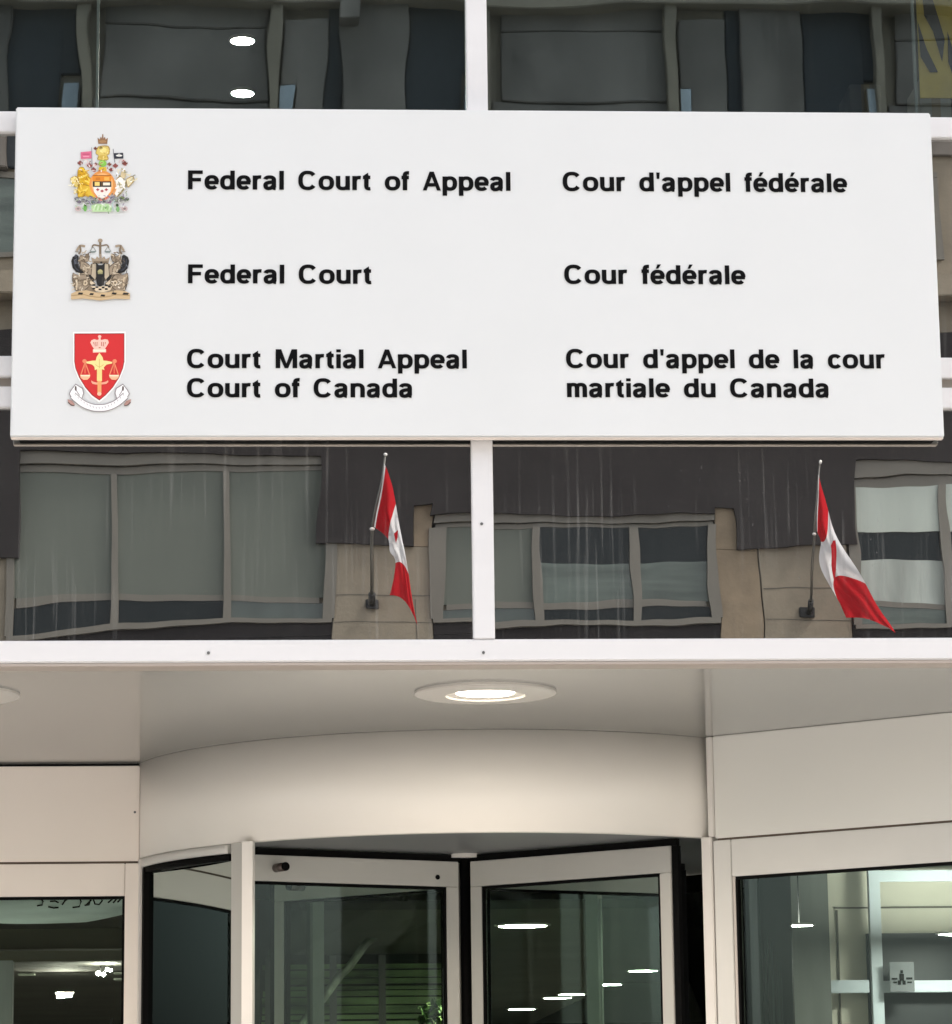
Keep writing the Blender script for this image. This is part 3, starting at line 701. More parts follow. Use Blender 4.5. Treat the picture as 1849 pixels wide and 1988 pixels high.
# coats of arms, printed in flat layers
class Crest:
    def __init__(s, ox, oy, k): s.ox, s.oy, s.k = ox, oy, k; s.q = MB(); s.n = 0
    def P(s, x, y): return at((s.ox+x/s.k)*.77657, (s.oy+y/s.k)*.77657, SY-.0012-.00004*s.n)
    def poly(s, col, pts, o=None):
        if o: s.edge = o; s.line(o, list(pts)+[pts[0]], 9)
        s.n += 1; m = mat('print_'+col.strip('#'), col, .5); s.q.face([s.P(x, y) for x, y in pts], m)
    def ell(s, col, cx, cy, rx, ry, n=20): s.poly(col, [(cx+rx*math.cos(2*PI*k/n), cy+ry*math.sin(2*PI*k/n)) for k in range(n)])
    def rect(s, col, x0, y0, x1, y1): s.poly(col, [(x0, y0), (x1, y0), (x1, y1), (x0, y1)])
    def line(s, col, pts, wd):
        s.n += 1; m = mat('print_'+col.strip('#'), col, .5)
        pts = spl(pts, 5); prev = None
        for i, p in enumerate(pts):
            a, b = pts[max(i-1, 0)], pts[min(i+1, len(pts)-1)]
            t = Vector((b[0]-a[0], b[1]-a[1]));
            if t.length < 1e-6: continue
            t.normalize(); w0 = wd/2
            c = ((p[0]-t.y*w0, p[1]+t.x*w0), (p[0]+t.y*w0, p[1]-t.x*w0))
            if prev: s.q.face([s.P(*prev[0]), s.P(*c[0]), s.P(*c[1]), s.P(*prev[1])], m)
            prev = c
    def leaf(s, col, cx, cy, r):
        pr = [(0, -1), (.25, -.55), (.5, -.65), (.45, -.2), (1, -.35), (.85, 0), (1, .2), (.45, .5), (.45, .7), (.1, .6), (.08, 1), (-.08, 1), (-.1, .6), (-.45, .7), (-.45, .5), (-1, .2), (-.85, 0), (-1, -.35), (-.45, -.2), (-.5, -.65), (-.25, -.55)]
        s.poly(col, [(cx+r*a, cy+r*b) for a, b in pr])
    def crown(s, col, cx, y0, y1, w):
        h = y1-y0
        s.poly(col, [(cx-w*.42, y1), (cx+w*.42, y1), (cx+w*.5, y0+h*.35), (cx+w*.28, y0+h*.55), (cx+w*.2, y0+h*.25), (cx+w*.07, y0+h*.45), (cx+w*.05, y0), (cx-w*.05, y0), (cx-w*.07, y0+h*.45), (cx-w*.2, y0+h*.25), (cx-w*.28, y0+h*.55), (cx-w*.5, y0+h*.35)])
    def hatch(s, seed, n, box, cols, ln, wd, inside=None):
        rnd = random.Random(seed); k = 0
        while k < n:
            x, y = rnd.uniform(box[0], box[2]), rnd.uniform(box[1], box[3])
            if inside:
                u, v = (x-(box[0]+box[2])/2)/((box[2]-box[0])/2), (y-(box[1]+box[3])/2)/((box[3]-box[1])/2)
                if u*u+v*v > 1: continue
            a = rnd.uniform(0, 6.28); l = ln*rnd.uniform(.5, 1.2); b = a+rnd.uniform(-.9, .9)
            s.line(cols[rnd.randrange(len(cols))], [(x, y), (x+l*.5*math.cos(a), y+l*.5*math.sin(a)), (x+l*.5*math.cos(a)+l*.5*math.cos(b), y+l*.5*math.sin(a)+l*.5*math.sin(b))], wd*rnd.uniform(.7, 1.3)); k += 1
    def done(s, label):
        o = s.q.build('coat_of_arms', None, sg, label=label, recalc=False)
        return o
# 1: the many-coloured arms
c = Crest(140, 300, 3.975)
c.crown('#8f6a4a', 465, 140, 236, 104)
c.ell('#a87f58', 465, 212, 36, 14)
c.poly('#dcc36a', [(405, 300), (430, 262), (520, 262), (528, 330), (505, 345), (515, 392), (420, 392), (425, 350), (400, 330)], o='#a8842c')
c.ell('#ead98a', 470, 300, 34, 28); c.ell('#d0b04e', 465, 365, 40, 18)
c.leaf('#6d3a2c', 392, 280, 20); c.leaf('#57502c', 446, 275, 18)
c.line('#8f8f96', [(355, 270), (358, 480)], 7); c.line('#6f7078', [(568, 285), (585, 420)], 7)
c.poly('#d56a88', [(245, 318), (352, 308), (355, 380), (248, 386)]); c.rect('#b4486a', 262, 332, 335, 344); c.rect('#e59ab0', 270, 355, 330, 366)
c.poly('#2b2c38', [(572, 328), (668, 324), (670, 380), (580, 384)]); c.ell('#e6e4de', 628, 352, 32, 10); c.ell('#c9c8c2', 628, 342, 12, 10)
for x, y, r, k in ((240, 425, 29, '#7c4038'), (335, 450, 30, '#96504a'), (395, 436, 20, '#80463e'), (374, 490, 27, '#8a4a48'), (530, 438, 24, '#7d4a34'), (548, 492, 24, '#833f38'), (590, 452, 29, '#8e4a44'), (684, 428, 30, '#7b3e36')):
    c.leaf(k, x, y, r)
c.line('#e6c9c6', [(250, 400), (300, 390), (320, 425), (290, 440)], 9); c.line('#d8c4c2', [(690, 400), (640, 395), (625, 425)], 9)
c.ell('#86c24e', 463, 430, 40, 34); c.ell('#a9d873', 455, 422, 22, 16)
c.poly('#e2c23a', [(428, 466), (500, 466), (505, 505), (420, 505)])
c.poly('#f0c52e', [(220, 500), (240, 470), (275, 475), (300, 530), (335, 570), (372, 585), (365, 620), (330, 640), (350, 690), (340, 740), (300, 700), (270, 700), (265, 760), (225, 765), (215, 700), (225, 640), (215, 570)], o='#a8842c')
c.poly('#f6e08c', [(145, 580), (185, 560), (215, 575), (222, 640), (195, 660), (165, 630)], o='#a8842c')
c.ell('#d8a81e', 255, 520, 26, 30); c.line('#d3a017', [(260, 640), (300, 640), (335, 660)], 12); c.line('#eed34c', [(200, 720), (240, 700), (300, 745), (340, 760)], 16)
c.poly('#e6bf3c', [(222, 760), (215, 690), (240, 640), (340, 660), (372, 700), (395, 760), (340, 775), (300, 745)], o='#a8842c')
c.line('#b98a14', [(228, 500), (222, 560), (232, 640), (222, 740)], 7); c.line('#b98a14', [(300, 530), (330, 575), (368, 590)], 7); c.line('#8f6c10', [(250, 505), (266, 515)], 8)
c.line('#f0d873', [(150, 600), (180, 640), (215, 660)], 16); c.line('#caa53a', [(285, 700), (300, 740), (345, 750)], 9)
c.ell('#e99a4e', 460, 640, 128, 138, 36)
c.ell('#f4bd7e', 460, 640, 106, 112, 36)
c.poly('#e08a26', [(365, 548), (550, 548), (550, 608), (365, 608)]); c.rect('#8a4f1a', 365, 545, 550, 552)
c.rect('#c9761e', 395, 570, 440, 596); c.rect('#f0b050', 480, 566, 530, 598)
c.rect('#2a2018', 366, 608, 550, 664); c.rect('#f1d27a', 385, 614, 434, 652); c.rect('#efe6d2', 468, 620, 538, 648); c.rect('#5a3f20', 448, 612, 462, 660)
c.poly('#f6efe6', [(370, 664), (548, 664), (540, 712), (505, 758), (458, 780), (412, 758), (378, 712)])
for x, y in ((415, 690), (458, 704), (500, 690)): c.leaf('#a8323c', x, y, 17)
c.poly('#f7f3ec', [(590, 600), (640, 560), (670, 585), (690, 640), (672, 690), (640, 730), (600, 760), (580, 720), (605, 670)], o='#a8842c')
c.line('#8f8860', [(600, 548), (650, 562), (690, 610), (688, 660), (650, 710), (615, 750)], 12)
c.ell('#d7c49a', 670, 540, 26, 40); c.poly('#e8dcb6', [(700, 590), (760, 560), (775, 600), (740, 640), (715, 660)], o='#a8842c'); c.line('#b9a878', [(650, 480), (690, 510)], 14); c.line('#e2a46a', [(585, 620), (592, 680), (570, 740)], 18)
for x, y, k in ((205, 780, '#5a5568'), (230, 812, '#776f7c'), (270, 795, '#8a8a7e'), (345, 770, '#6e6478'), (375, 808, '#7d8a92'), (530, 808, '#8d6b8c'), (560, 775, '#6f6a80'), (620, 800, '#8c8f80'), (660, 770, '#7e8a5c'), (705, 785, '#5d6a55')):
    c.ell(k, x, y, 22, 17)
for x, y in ((215, 790), (250, 775), (300, 800), (325, 785), (420, 815), (480, 812), (590, 800), (640, 780), (690, 800)): c.ell('#a8b0a0' if x % 20 else '#5f5a66', x, y, 15, 10)
c.line('#9a9a98', [(190, 770), (280, 800), (330, 770), (400, 800), (460, 790), (520, 805), (590, 765), (650, 800), (715, 775)], 12)
c.line('#b5b0b8', [(330, 830), (350, 790), (395, 815), (400, 835)], 8); c.line('#e9776a', [(390, 760), (458, 795), (530, 760)], 12)
c.poly('#bcdca4', [(350, 850), (400, 832), (520, 832), (555, 850), (548, 910), (358, 910)])
for k in range(9): c.line('#8fbf78' if k % 2 else '#dcebd0', [(375+k*19, 895), (385+k*19, 850)], 7)
for x in (220, 682): c.ell('#c7b0ae', x, 880, 30, 25); c.ell('#8e7f7a', x, 880, 14, 11)
c.ell('#6fae57', 290, 870, 18, 38); c.ell('#4a5a38', 296, 842, 14, 14); c.ell('#35502c', 608, 846, 15, 15); c.ell('#87b878', 615, 885, 18, 28); c.line('#b8d0cc', [(330, 905), (345, 840), (320, 800)], 8); c.line('#b8d0cc', [(575, 905), (560, 840), (585, 800)], 8)
c.hatch(1, 34, (205, 480, 350, 765), ('#d9a514', '#fbe06a', '#b58412', '#f7ecb0'), 46, 9, True)
c.hatch(2, 16, (140, 560, 225, 740), ('#efe3b4', '#d8c27a', '#f6f0dc', '#cbb56a'), 36, 9, True)
c.hatch(3, 26, (585, 480, 770, 760), ('#f3efe4', '#b8b090', '#8d8a72', '#e2d6ae', '#ffffff'), 42, 9, True)
c.hatch(4, 26, (235, 395, 700, 505), ('#e8d6d2', '#a4584e', '#f2ece6', '#7c4a40', '#d7b7b0'), 30, 8)
c.hatch(5, 40, (190, 755, 715, 830), ('#6c6672', '#a9b39c', '#5a6a4c', '#8c7a92', '#d4d6d0', '#7d8f74'), 34, 9)
c.hatch(6, 22, (195, 835, 710, 910), ('#9cc488', '#d8e8cc', '#6f9a5e', '#c4b4b2', '#eef2ea'), 28, 8)
c.hatch(7, 10, (420, 270, 520, 390), ('#f0e2a0', '#c6a648', '#e2cc70'), 28, 8)
c.leaf('#a8323c', 415, 690, 15); c.leaf('#a8323c', 458, 704, 15); c.leaf('#a8323c', 500, 690, 15)
c.done('many coloured coat of arms with gold lion and white unicorn')
# 2: the black and tan arms
c = Crest(140, 300, 3.975)
T, D_, Bk, Lt = '#a08f7a', '#7a6a56', '#191817', '#d9c6a8'
c.ell(T, 440, 1197, 24, 20); c.line(D_, [(440, 1210), (440, 1350)], 22)
c.line(D_, [(360, 1270), (375, 1240), (440, 1250), (505, 1240), (525, 1270)], 14)
for x in (368, 515):
    c.line('#8c8f88', [(x-2, 1262), (x-28, 1300)], 7); c.line('#8c8f88', [(x+2, 1262), (x+28, 1300)], 7)
    c.poly('#7f8a86', [(x-36, 1300), (x+36, 1300), (x+18, 1318), (x-18, 1318)])
c.crown(T, 443, 1330, 1425, 185); c.rect(D_, 375, 1400, 515, 1424); c.ell(Bk, 450, 1416, 12, 10)
for sgn, cx0 in ((1, 0), (-1, 880)):
    X = lambda v: cx0+sgn*v
    def pl(col, pts): c.poly(col, [(X(a), b) for a, b in pts], o='#55493a' if col in (T, Lt, '#b9aa92', '#b7a68e') else None)
    c.line(T, [(X(205), 1300), (X(240), 1250), (X(290), 1255)], 22); c.line(D_, [(X(235), 1240), (X(245), 1300), (X(225), 1330)], 18)
    c.line('#8f8a80', [(X(190), 1305), (X(230), 1310)], 10)
    pl(Bk, [(205, 1335), (165, 1360), (152, 1400), (165, 1470), (200, 1510), (260, 1528), (285, 1515), (240, 1480), (222, 1430), (225, 1350)])
    c.line('#3a3d46', [(X(180), 1380), (X(190), 1460), (X(230), 1500)], 10); c.line('#5a5f6a', [(X(205), 1370), (X(205), 1430)], 6)
    pl(T, [(245, 1340), (300, 1365), (330, 1350), (318, 1400), (290, 1410), (320, 1450), (345, 1500), (320, 1530), (290, 1500), (250, 1440), (230, 1400)])
    c.line(D_, [(X(285), 1400), (X(300), 1470), (X(330), 1510)], 12); c.line(D_, [(X(240), 1380), (X(270), 1390), (X(310), 1340)], 10)
    pl(D_, [(345, 1430), (370, 1425), (362, 1500), (340, 1520)])
    pl(T, [(250, 1400), (300, 1420), (345, 1460), (362, 1520), (330, 1545), (300, 1560), (260, 1550), (235, 1530), (285, 1515), (240, 1470)])
    pl(D_, [(300, 1330), (330, 1325), (325, 1365), (300, 1380), (285, 1355)]); pl('#b7a68e', [(270, 1430), (300, 1450), (318, 1500), (300, 1520), (280, 1490)])
    pl(T, [(165, 1580), (205, 1700), (330, 1700), (345, 1640), (330, 1560), (290, 1540), (215, 1545)]); pl('#8b7a64', [(320, 1640), (400, 1660), (395, 1705), (300, 1700)])
    pl('#b9aa92', [(362, 1430), (400, 1430), (400, 1560), (380, 1590), (350, 1560)])
    pl(Bk, [(320, 1530), (345, 1540), (382, 1580), (370, 1605), (345, 1585)])
    pl(Lt, [(315, 1560), (345, 1590), (390, 1625), (360, 1640), (320, 1610)])
    pl(T, [(170, 1520), (215, 1540), (290, 1540), (330, 1590), (325, 1650), (280, 1690), (215, 1700), (190, 1640), (165, 1590)])
    c.ell(D_, X(295), 1615, 36, 40); c.ell(Lt, X(290), 1618, 24, 26); c.ell(D_, X(292), 1618, 10, 12)
    c.line(Lt, [(X(200), 1560), (X(210), 1620), (X(200), 1690)], 14); c.line(D_, [(X(165), 1540), (X(180), 1600), (X(190), 1650)], 12)
c.poly(Bk, [(398, 1415), (425, 1440), (460, 1440), (485, 1415), (482, 1600), (470, 1640), (440, 1655), (410, 1640), (400, 1600)])
c.crown('#8d8a62', 440, 1480, 1530, 56); c.ell('#b0a878', 440, 1500, 22, 16)
c.rect('#33302c', 455, 1560, 478, 1640)
c.poly(Lt, [(340, 1650), (560, 1650), (540, 1690), (470, 1712), (400, 1700)])
for k in range(6):
    for j in range(3):
        if (k+j) % 2 == 0: c.rect(Bk, 362+k*31, 1640+j*18+abs(k-2.5)*-4, 362+k*31+28, 1656+j*18+abs(k-2.5)*-4)
c.poly('#c8ad86', [(150, 1725), (205, 1700), (300, 1690), (400, 1712), (500, 1712), (600, 1690), (690, 1700), (735, 1722), (735, 1780), (600, 1775), (540, 1780), (440, 1793), (340, 1780), (270, 1772), (150, 1782)])
c.line('#a58a62', [(150, 1745), (270, 1735), (340, 1750), (440, 1760), (540, 1750), (600, 1735), (735, 1745)], 9)
for x0, y0, x1 in ((215, 1712, 272), (330, 1718, 378), (440, 1732, 492), (550, 1712, 606), (660, 1714, 725)): c.poly(Bk, [(x0+12, y0), (x1, y0+4), (x1-10, y0+22), (x0, y0+20)])
for sx in (0, 1):
    F = (lambda b: b) if not sx else (lambda b: (880-b[2], b[1], 880-b[0], b[3]))
    c.hatch(8+sx, 26, F((170, 1535, 335, 1700)), ('#8a7a66', '#c9b79c', '#6a5c4a', '#b3a28a', '#e6dac4'), 36, 9, True)
    c.hatch(10+sx, 22, F((215, 1300, 345, 1530)), ('#8a7a66', '#d4c6ae', '#5e5244', '#b3a28a'), 36, 9, True)
    c.hatch(12+sx, 9, F((160, 1360, 240, 1510)), ('#4a4d56', '#2c2c30', '#6a6e78'), 34, 7, True)
c.done('black and tan coat of arms with dark winged supporters')
# 3: the red shield
c = Crest(140, 780, 7.1)
shd = [(325, 380), (1215, 375), (1215, 880), (1190, 1000), (1120, 1170), (1010, 1340), (880, 1480), (770, 1570), (640, 1480), (520, 1340), (410, 1160), (345, 1000), (325, 880)]
cen = (770, 900)
def grow(k): return [(cen[0]+(a-cen[0])*k, cen[1]+(b-cen[1])*k) for a, b in shd]
c.poly('#f6f2ee', grow(1.055)); c.poly('#7d1518', grow(1.0)); c.poly('#cf2a2c', grow(.972))
PK, CR, OR_ = '#f4c4b4', '#f2dc94', '#e88862'
c.poly(PK, [(655, 720), (890, 715), (890, 660), (870, 650), (905, 600), (940, 540), (920, 490), (870, 480), (810, 495), (775, 480), (730, 495), (680, 480), (630, 500), (610, 540), (640, 600), (675, 650), (655, 665)])
c.ell(PK, 775, 435, 30, 26); c.rect(PK, 758, 440, 792, 492)
c.poly('#c9786a', [(655, 535), (745, 530), (745, 600), (690, 610)]); c.poly('#c9786a', [(800, 530), (890, 535), (860, 610), (800, 600)])
for x in (690, 725, 825, 858): c.line('#f0d8c8', [(x, 535), (x+4, 600)], 12)
c.rect('#f8e6cc', 665, 665, 880, 705); c.ell('#b0704e', 775, 632, 20, 10)
for sgn in (-1, 1):
    X = lambda v: 775+sgn*(775-v)
    c.line(OR_, [(X(515), 900), (X(440), 1120)], 20); c.line(OR_, [(X(520), 900), (X(600), 1120)], 20); c.line('#e06a4c', [(X(516), 940), (X(516), 1090)], 24)
    c.ell(OR_, X(508), 872, 40, 36)
    c.poly('#f2b890', [(X(a), b) for a, b in ((425, 1115), (610, 1115), (600, 1160), (560, 1200), (490, 1205), (440, 1170))]); c.line('#f8e2c0', [(X(440), 1128), (X(600), 1128)], 26)
c.rect('#efd488', 727, 990, 817, 1225)
c.poly(CR, [(540, 880), (650, 862), (705, 860), (720, 800), (770, 720), (828, 800), (842, 860), (900, 865), (1000, 885), (1000, 912), (900, 932), (850, 982), (862, 1032), (815, 1012), (727, 1012), (690, 1032), (682, 972), (642, 932), (540, 908)])
c.line('#c8a854', [(770, 830), (772, 1000)], 9); c.line('#c8a854', [(700, 930), (772, 975), (845, 930)], 8)
c.poly('#f0a88c', [(630, 1210), (650, 1232), (720, 1250), (820, 1250), (895, 1232), (925, 1210), (930, 1242), (890, 1276), (800, 1286), (700, 1286), (650, 1276), (628, 1245)])
c.rect('#f0a468', 737, 1225, 807, 1425); c.ell('#f6c0a0', 770, 1450, 38, 35)
W_, G_ = '#f3f1f0', '#8e8688'
for sgn in (-1, 1):
    X = lambda v: 770+sgn*(770-v)
    c.poly(G_, [(X(a), b) for a, b in ((350, 1270), (480, 1350), (500, 1440), (465, 1545), (390, 1500), (270, 1530), (228, 1450), (262, 1380))])
    c.poly(W_, [(X(a), b) for a, b in ((352, 1290), (462, 1362), (482, 1440), (455, 1528), (395, 1485), (280, 1512), (246, 1448), (278, 1388))])
    c.line(G_, [(X(355), 1320), (X(368), 1400), (X(420), 1480)], 14); c.ell('#5a4a46', X(350), 1355, 17, 44)
    c.poly('#b08a80', [(X(a), b) for a, b in ((205, 1545), (290, 1575), (335, 1640), (320, 1668), (270, 1650), (215, 1600))]); c.line('#4a322e', [(X(215), 1600), (X(270), 1650), (X(330), 1660)], 16)
rib = [(300, 1480), (470, 1620), (640, 1690), (770, 1702), (900, 1690), (1070, 1620), (1240, 1480)]
c.line(G_, rib, 134); c.line(W_, rib, 106)
for k in range(17):
    t = -1+2*k/16; x = 770+t*430; yy = 1702-232*abs(t)**1.9; c.line('#b9aeb4', [(x-9, yy-16), (x+9, yy+14)], 11)
c.done('red shield with white crown, sword and scales over a white ribbon')

# ------------------------------------------------------------------ the building across the street (it shows in the glass)
OV = 18.1                                   # its mirror image stands this far behind the glass plane's origin
def orl(px, py, dv=0.0):                    # a point of its front, from its place in the mirror; dv = how far it stands out
    p = at(px, py, OV-dv); return Vector((p.x, 2*GL-p.y, p.z))
OY = 2*GL-OV
def ox(px, dv=0): return orl(px, 1080, dv).x
def oz(py, dv=0): return orl(924, py, dv).z
opp = thing('office_block', 'stone office block with dark cladding across the street, mirrored in the glass', 'building', (1.5, OY-3, 0))
bx('wall', STONE, opp, -16, 20, OY-8, OY, 0, oz(1066))
bx('wall', DCLAD, opp, -16, 20, OY-8, OY-.45, oz(1066)+.001, oz(640))
bx('wall', STONE, opp, -16, 20, OY-8, OY-.02, oz(640)+.001, 19.0)
for pa, pb in ((24.5, 641), (846, 1393.5), (1653, 2309)): bx('sill_panel', DCLAD, opp, ox(pa), ox(pb), OY+.001, OY+.035, oz(1241)+.001, oz(1213))
bx('sill_band', DCLAD, opp, -16, 20, OY, OY+.03, oz(1300), oz(1241))
def clad(px0, px1, py0, py1, d=.10): bx('cladding_panel', DCLAD, opp, ox(px0, d), ox(px1, d), OY-.44, OY+d, oz(py1, d), oz(py0, d))
def stone(px0, px1, py0, py1, d=.04, m=None): bx('stone_pier', m or STONE, opp, ox(px0, d), ox(px1, d), OY+.0, OY+d, oz(py1, d), oz(py0, d), .004)
clad(-900, 46, 640, 1078); clad(46, 617, 640, 891); clad(617, 814, 640, 1056); clad(814, 842, 640, 982); clad(842, 1394, 640, 1000)
clad(1394, 1428, 640, 986); clad(1428, 1671, 640, 1064); clad(1671, 2300, 640, 901); clad(2300, 3400, 640, 1064)
stone(-900, 24, 1079, 1300, .03); stone(642, 845, 1057, 1300, .05); stone(814.5, 845, 983, 1056.5, .05, STONE2)
stone(1394, 1429, 987, 1065, .05, STONE2); stone(1394, 1470, 1065.5, 1300, .052, STONE2); stone(1472, 1652, 1065, 1300, .05); stone(2310, 3400, 1065, 1300, .05)
for py in (1153, 1214):
    bx('stone_joint', mat('stone_joint', (.10, .09, .075, 1), .9), opp, ox(644), ox(845), OY+.0505, OY+.053, oz(py)-.004, oz(py)+.004)
    bx('stone_joint', MATS['stone_joint'], opp, ox(1473), ox(1650), OY+.0505, OY+.053, oz(py-8)-.004, oz(py-8)+.004)
bx('stone_joint', MATS['stone_joint'], opp, ox(812), ox(812)+.009, OY+.0505, OY+.053, oz(1300), oz(1160))
def owin(px0, px1, py0, py1, mulls, tr, upper, lower, head=25, hop=None):
    d = .06
    wf = MB()
    X = lambda p: ox(p, d); Z = lambda p: oz(p, d)
    wf.box(X(px0), X(px1), OY-.40, OY+d, Z(py0+head*.62), Z(py0)).box(X(px0)+.01, X(px1)-.01, OY-.40, OY+d-.03, Z(py0+head), Z(py0+head*.62)-.006)
    wf.box(X(px0), X(px1), OY-.40, OY+d+.02, Z(py1), Z(py1-9))
    for p in [px0+5, px1-5]+list(mulls): wf.box(X(p-8.5), X(p+8.5), OY-.395, OY+d+.01, Z(py1-9)+.001, Z(py0+head)-.001)
    e = [px0+12]+[m for m in mulls]+[px1-12]
    for a, b in zip(e[:-1], e[1:]): wf.box(X(a+6), X(b-6), OY-.39, OY+d-.03, Z(tr+6), Z(tr-6))
    w_ = wf.build('window', WFRAME, opp)
    for k, (a, b) in enumerate(zip(e[:-1], e[1:])):
        up = upper[k % len(upper)]
        yb = OY+.022
        if callable(up): up(a, b, py0+head, tr-6, w_, yb)
        else: MB().box(X(a), X(b), yb-.02, yb, Z(tr-6), Z(py0+head)).build('blind' if up in (BLIND, BLINDP) else 'window_pane', up, w_)
        lo = lower[k % len(lower)]
        MB().box(X(a), X(b), yb-.02, yb, Z(py1-9), Z(tr+6)).build('window_pane', lo, w_)
    return w_
GREENP = mat('greenish_window_reflection', (.075, .095, .082, 1), .2, var=.35, vscale=1.6, stretch=(.6, 1, 5))
HOP = mat('grey_hopper_glass', (.06, .075, .068, 1), .15, var=.2, vscale=3)
def half_pane(a, b, p0, p1, w_, yb):        # dark glass over a paler lower half, a reflection painted into its colour
    X = lambda p: ox(p, .06); Z = lambda p: oz(p, .06); mid = p0+(p1-p0)*.47
    MB().box(X(a), X(b), yb-.02, yb, Z(mid), Z(p0)).build('window_pane', DGLASS, w_)
    MB().box(X(a), X(b), yb-.02, yb, Z(p1), Z(mid)-.001).build('window_pane', GREENP, w_)
def pale_pane(a, b, p0, p1, w_, yb):
    X = lambda p: ox(p, .06); Z = lambda p: oz(p, .06); m0 = p0+(p1-p0)*.40; m1 = p0+(p1-p0)*.68
    MB().box(X(a), X(b), yb-.02, yb+.02, Z(m0), Z(p0)).build('blind', BLINDP, w_)
    MB().box(X(a), X(b), yb-.02, yb, Z(m1), Z(m0)-.001).build('window_pane', DGLASS, w_)
    MB().box(X(a), X(b), yb-.02, yb, Z(p1), Z(m1)-.001).build('window_pane', mat('pale_curtain', (.30, .33, .30, 1), .6, var=.3, vscale=1.4, stretch=(4, 1, .6)), w_)
owin(24, 640, 893, 1212, (222, 434), 1160, (BLIND,), (DGLASS, DGLASS, HOP))
owin(846, 1393, 1001, 1212, (1044, 1232), 1176, (BLIND, half_pane, half_pane), (HOP, DGLASS, DGLASS), head=20)
owin(1660, 2300, 903, 1222, (1836, 2060), 1172, (pale_pane,), (GREENP, DGLASS), head=40)
owin(-700, -60, 893, 1212, (-490, -280), 1160, (BLIND,), (DGLASS,))
# storey above: weathered panels between pale piers, dark recesses and small pale windows
WST = mat('weathered_stone', (.150, .134, .118, 1), .85, var=.55, vscale=1.1, stretch=(1, 1, .6), bump=.2, bscale=20)
DRC = mat('dark_recess', (.022, .028, .034, 1), .7, var=.2, vscale=2)
PWIN = mat('pale_small_window', (.36, .42, .46, 1), .4, var=.15, vscale=4)
def upb(name, m, a, b, c0, c1, d, bev=.01): return bx(name, m, opp, ox(a, d), ox(b, d), OY-.018, OY+d, oz(c0, d), oz(c1, d), bev)
for k, off in enumerate((-1600, -800, 0, 800, 1600)):
    upb('stone_panel', WST, off+186, off+519, 60, -8, .05); upb('stone_panel', WST, off+186, off+519, 194, 62, .07); upb('stone_panel', WST, off+166, off+519, 300, 197, .05)
    upb('stone_panel', WST, off+550, off+636, 330, 44, .09); upb('stone_panel', WST, off+668, off+798, 330, -10, .13)
    upb('pier', STONE, off+140, off+162, 520, 8, .22); upb('pier', STONE, off+522, off+546, 520, 8, .22)
    upb('dark_recess', DRC, off+637, off+667, 330, -60, .03); upb('dark_recess', DRC, off+799, off+908, 330, -60, .03); upb('dark_recess', DRC, off-52+160, off+139, 150, -60, .03)
    for a, b in ((114, 137), (548, 572)):
        w_ = upb('window', WFRAME, off+a, off+b, 330, 163, .10); MB().box(ox(off+a+2, .1), ox(off+b-2, .1), OY+.101, OY+.108, oz(326, .1), oz(166, .1)).build('window_pane', PWIN, w_)
    if off == 0: upb('bay_side', WST, 1440-800+30, 1440-800+64, 44, -40, .40)
upb('ledge', STONE, -1500, 3400, 4, -22, .30); upb('ledge', WST, -1500, 3400, -24, -60, .22); upb('ledge', STONE, -1500, 3400, 575, 530, .24); upb('ledge', STONE2, -1500, 3400, -160, -200, .24)
for a, b in ((-380, 120), (200, 505), (690, 880), (960, 1310), (1480, 1850), (1960, 2250)):
    c0, c1, d = 500, 340, .03
    f = MB().box(ox(a), ox(b), OY-.015, OY+d, oz(c0), oz(c0)+.06).box(ox(a), ox(b), OY-.015, OY+d, oz(c1)-.06, oz(c1))
    for t_ in (0, .5, 1): xx = ox(a)+(ox(b)-ox(a)-.06)*t_; f.box(xx, xx+.06, OY-.014, OY+d-.004, oz(c0)+.061, oz(c1)-.061)
    w_ = f.build('window', WFRAME, opp)
    MB().box(ox(a)+.02, ox(b)-.02, OY-.012, OY+.008, oz(c0)+.02, oz(c1)-.02).build('window_pane', GREENP, w_)
bx('roof', DCLAD, opp, -16.2, 20.2, OY-8.2, OY+.3, 19.001, 19.3)

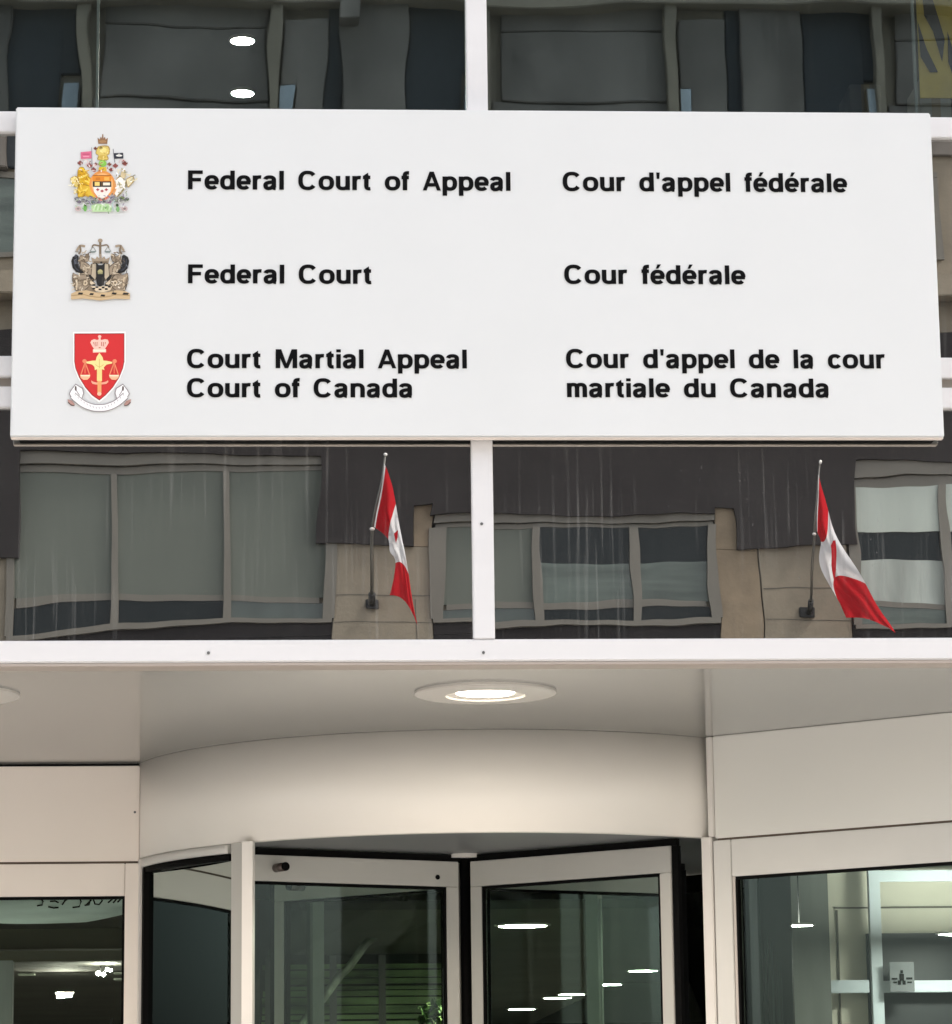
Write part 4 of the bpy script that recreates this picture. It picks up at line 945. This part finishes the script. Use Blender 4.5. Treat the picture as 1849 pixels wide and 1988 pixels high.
# ------------------------------------------------------------------ flags on the piers across the street
def cloth(name, col):
    m = bpy.data.materials.new(name); m.use_nodes = True; t = m.node_tree; t.nodes.remove(t.nodes['Principled BSDF'])
    d = t.nodes.new('ShaderNodeBsdfDiffuse'); d.inputs[0].default_value = col; d.inputs[1].default_value = .6
    r = t.nodes.new('ShaderNodeBsdfTranslucent'); r.inputs[0].default_value = col
    x = t.nodes.new('ShaderNodeMixShader'); x.inputs[0].default_value = .45
    t.links.new(d.outputs[0], x.inputs[1]); t.links.new(r.outputs[0], x.inputs[2]); t.links.new(x.outputs[0], t.nodes['Material Output'].inputs[0])
    return m
CLR = cloth('flag_red', (.62, .025, .035, 1)); CLW = cloth('flag_white', (.86, .86, .88, 1))
def flag(ox0, oy0, lo, mid, up, us, bracket, foot, tip, leafs, label, ring):
    k = 4.143
    P = lambda x, y, d: orl((ox0+x/k)*.77657, (oy0+y/k)*.77657, d)
    b0 = P(foot[0], foot[1], .20); t = thing('flag_on_pole', label, 'flag', tuple(b0), 'red and white flags on slanted poles')
    a, b = P(bracket[0], bracket[1], .1), P(bracket[2], bracket[3], .1)
    MB().box(min(a.x, b.x), max(a.x, b.x), OY+.051, OY+.10, min(a.z, b.z), max(a.z, b.z), .008).tube([(b0.x, OY+.10, (a.z+b.z)/2), tuple(b0), tuple(P(foot[0]+3, foot[1]-70, .26))], .03, 12).build('bracket', BLACKM, t)
    MB().tube([tuple(P(foot[0]+2, foot[1]-60, .26)), tuple(P(ring[0], ring[1], .55)), tuple(P(tip[0], tip[1], .85))], [.014, .011, .008], 12).build('pole', METAL, t)
    MB().ball(P(tip[0]+4, tip[1], .86), .017, 2).build('finial', mat('finial_white', (.75, .73, .70, 1), .4), t)
    MB().ball(P(ring[0], ring[1], .57), .018, 2).build('ring', MATS['finial_white'], t)
    nu, nv = 64, 18
    def curve(C):
        s = spl(C, 16); return lambda u: s[min(len(s)-1, int(round(u*(len(s)-1))))]
    fl, fm, fu = curve(lo), curve(mid), curve(up)
    n = len(us)-1
    q = MB(); g = []
    for i in range(nu+1):
        u = i/nu; row = []
        for j in range(nv+1):
            v = j/nv; A, B, C = fl(u), fm(u), fu(u)
            w0, w1, w2 = (1-v)*(1-2*v), 4*v*(1-v), v*(2*v-1)
            x = A[0]*w0+B[0]*w1+C[0]*w2; y = A[1]*w0+B[1]*w1+C[1]*w2
            d = .62+.2*v*(1-u)-.12*u+.035*math.sin(v*7+u*5)*min(1, u*4)+.022*math.sin(u*17+v*3)*min(1, u*4)+.014*math.sin(v*15-u*9)*min(1, u*3)
            row.append(q.bm.verts.new(P(x, y, d)))
        g.append(row)
    for i in range(nu):
        u = (i+.5)/nu
        m = CLW if u < .035 else CLR if u < .25 else CLW if u < .75 else CLR
        for j in range(nv):
            f = q.bm.faces.new((g[i][j], g[i+1][j], g[i+1][j+1], g[i][j+1])); f.smooth = True; f.material_index = q.mi(m)
    cl = q.build('cloth', None, t, recalc=False)
    q = MB()
    for pts in leafs: q.face([P(x, y, .86) for x, y in pts])
    q.build('maple_leaf', CLR, cl, recalc=False)
    return t
flag(860, 1120, [(345, 790), (440, 930), (452, 1070), (508, 1190), (440, 1505)], [(375, 475), (465, 740), (525, 960), (600, 1190), (650, 1590)], [(405, 160), (520, 580), (600, 880), (690, 1295), (795, 1870)],
     (0, .25, .5, .75, 1), (230, 1550, 345, 1660), (290, 1560), (415, 62), [((500, 860), (552, 822), (545, 905), (522, 970))],
     'red and white flag on a slanted pole, mirrored in the lower left pane', (330, 815))
flag(1980, 1140, [(270, 790), (300, 915), (300, 1130), (515, 1475), (590, 1660)], [(288, 480), (362, 840), (440, 1050), (505, 1245), (840, 1690)], [(305, 180), (385, 545), (500, 880), (778, 1300), (1040, 1825)],
     (0, .25, .5, .75, 1), (80, 1545, 245, 1655), (190, 1560), (315, 82), [((412, 960), (440, 900), (470, 898), (492, 1030), (505, 1180), (500, 1245), (512, 1345), (478, 1352), (488, 1300), (440, 1130), (432, 1060))],
     'red and white flag on a slanted pole, mirrored in the lower right pane', (242, 825))

# screws on the white frames
SC = mat('screw_grey', (.12, .12, .12, 1), .4)
for px, py in ((935.5, 1017), (405, 1267.5), (939, 1267)):  # on the beam and mullion
    p = at(px, py, -.001); MB().tube([(p.x, .001, p.z), (p.x, -.003, p.z)], .006, 12).build('screw', SC, court)
for px, py in ((262, 1577),):
    p = at(px, py, LY); MB().tube([(p.x, LY+.002, p.z), (p.x, LY-.003, p.z)], .006, 12).build('screw', SC, court)
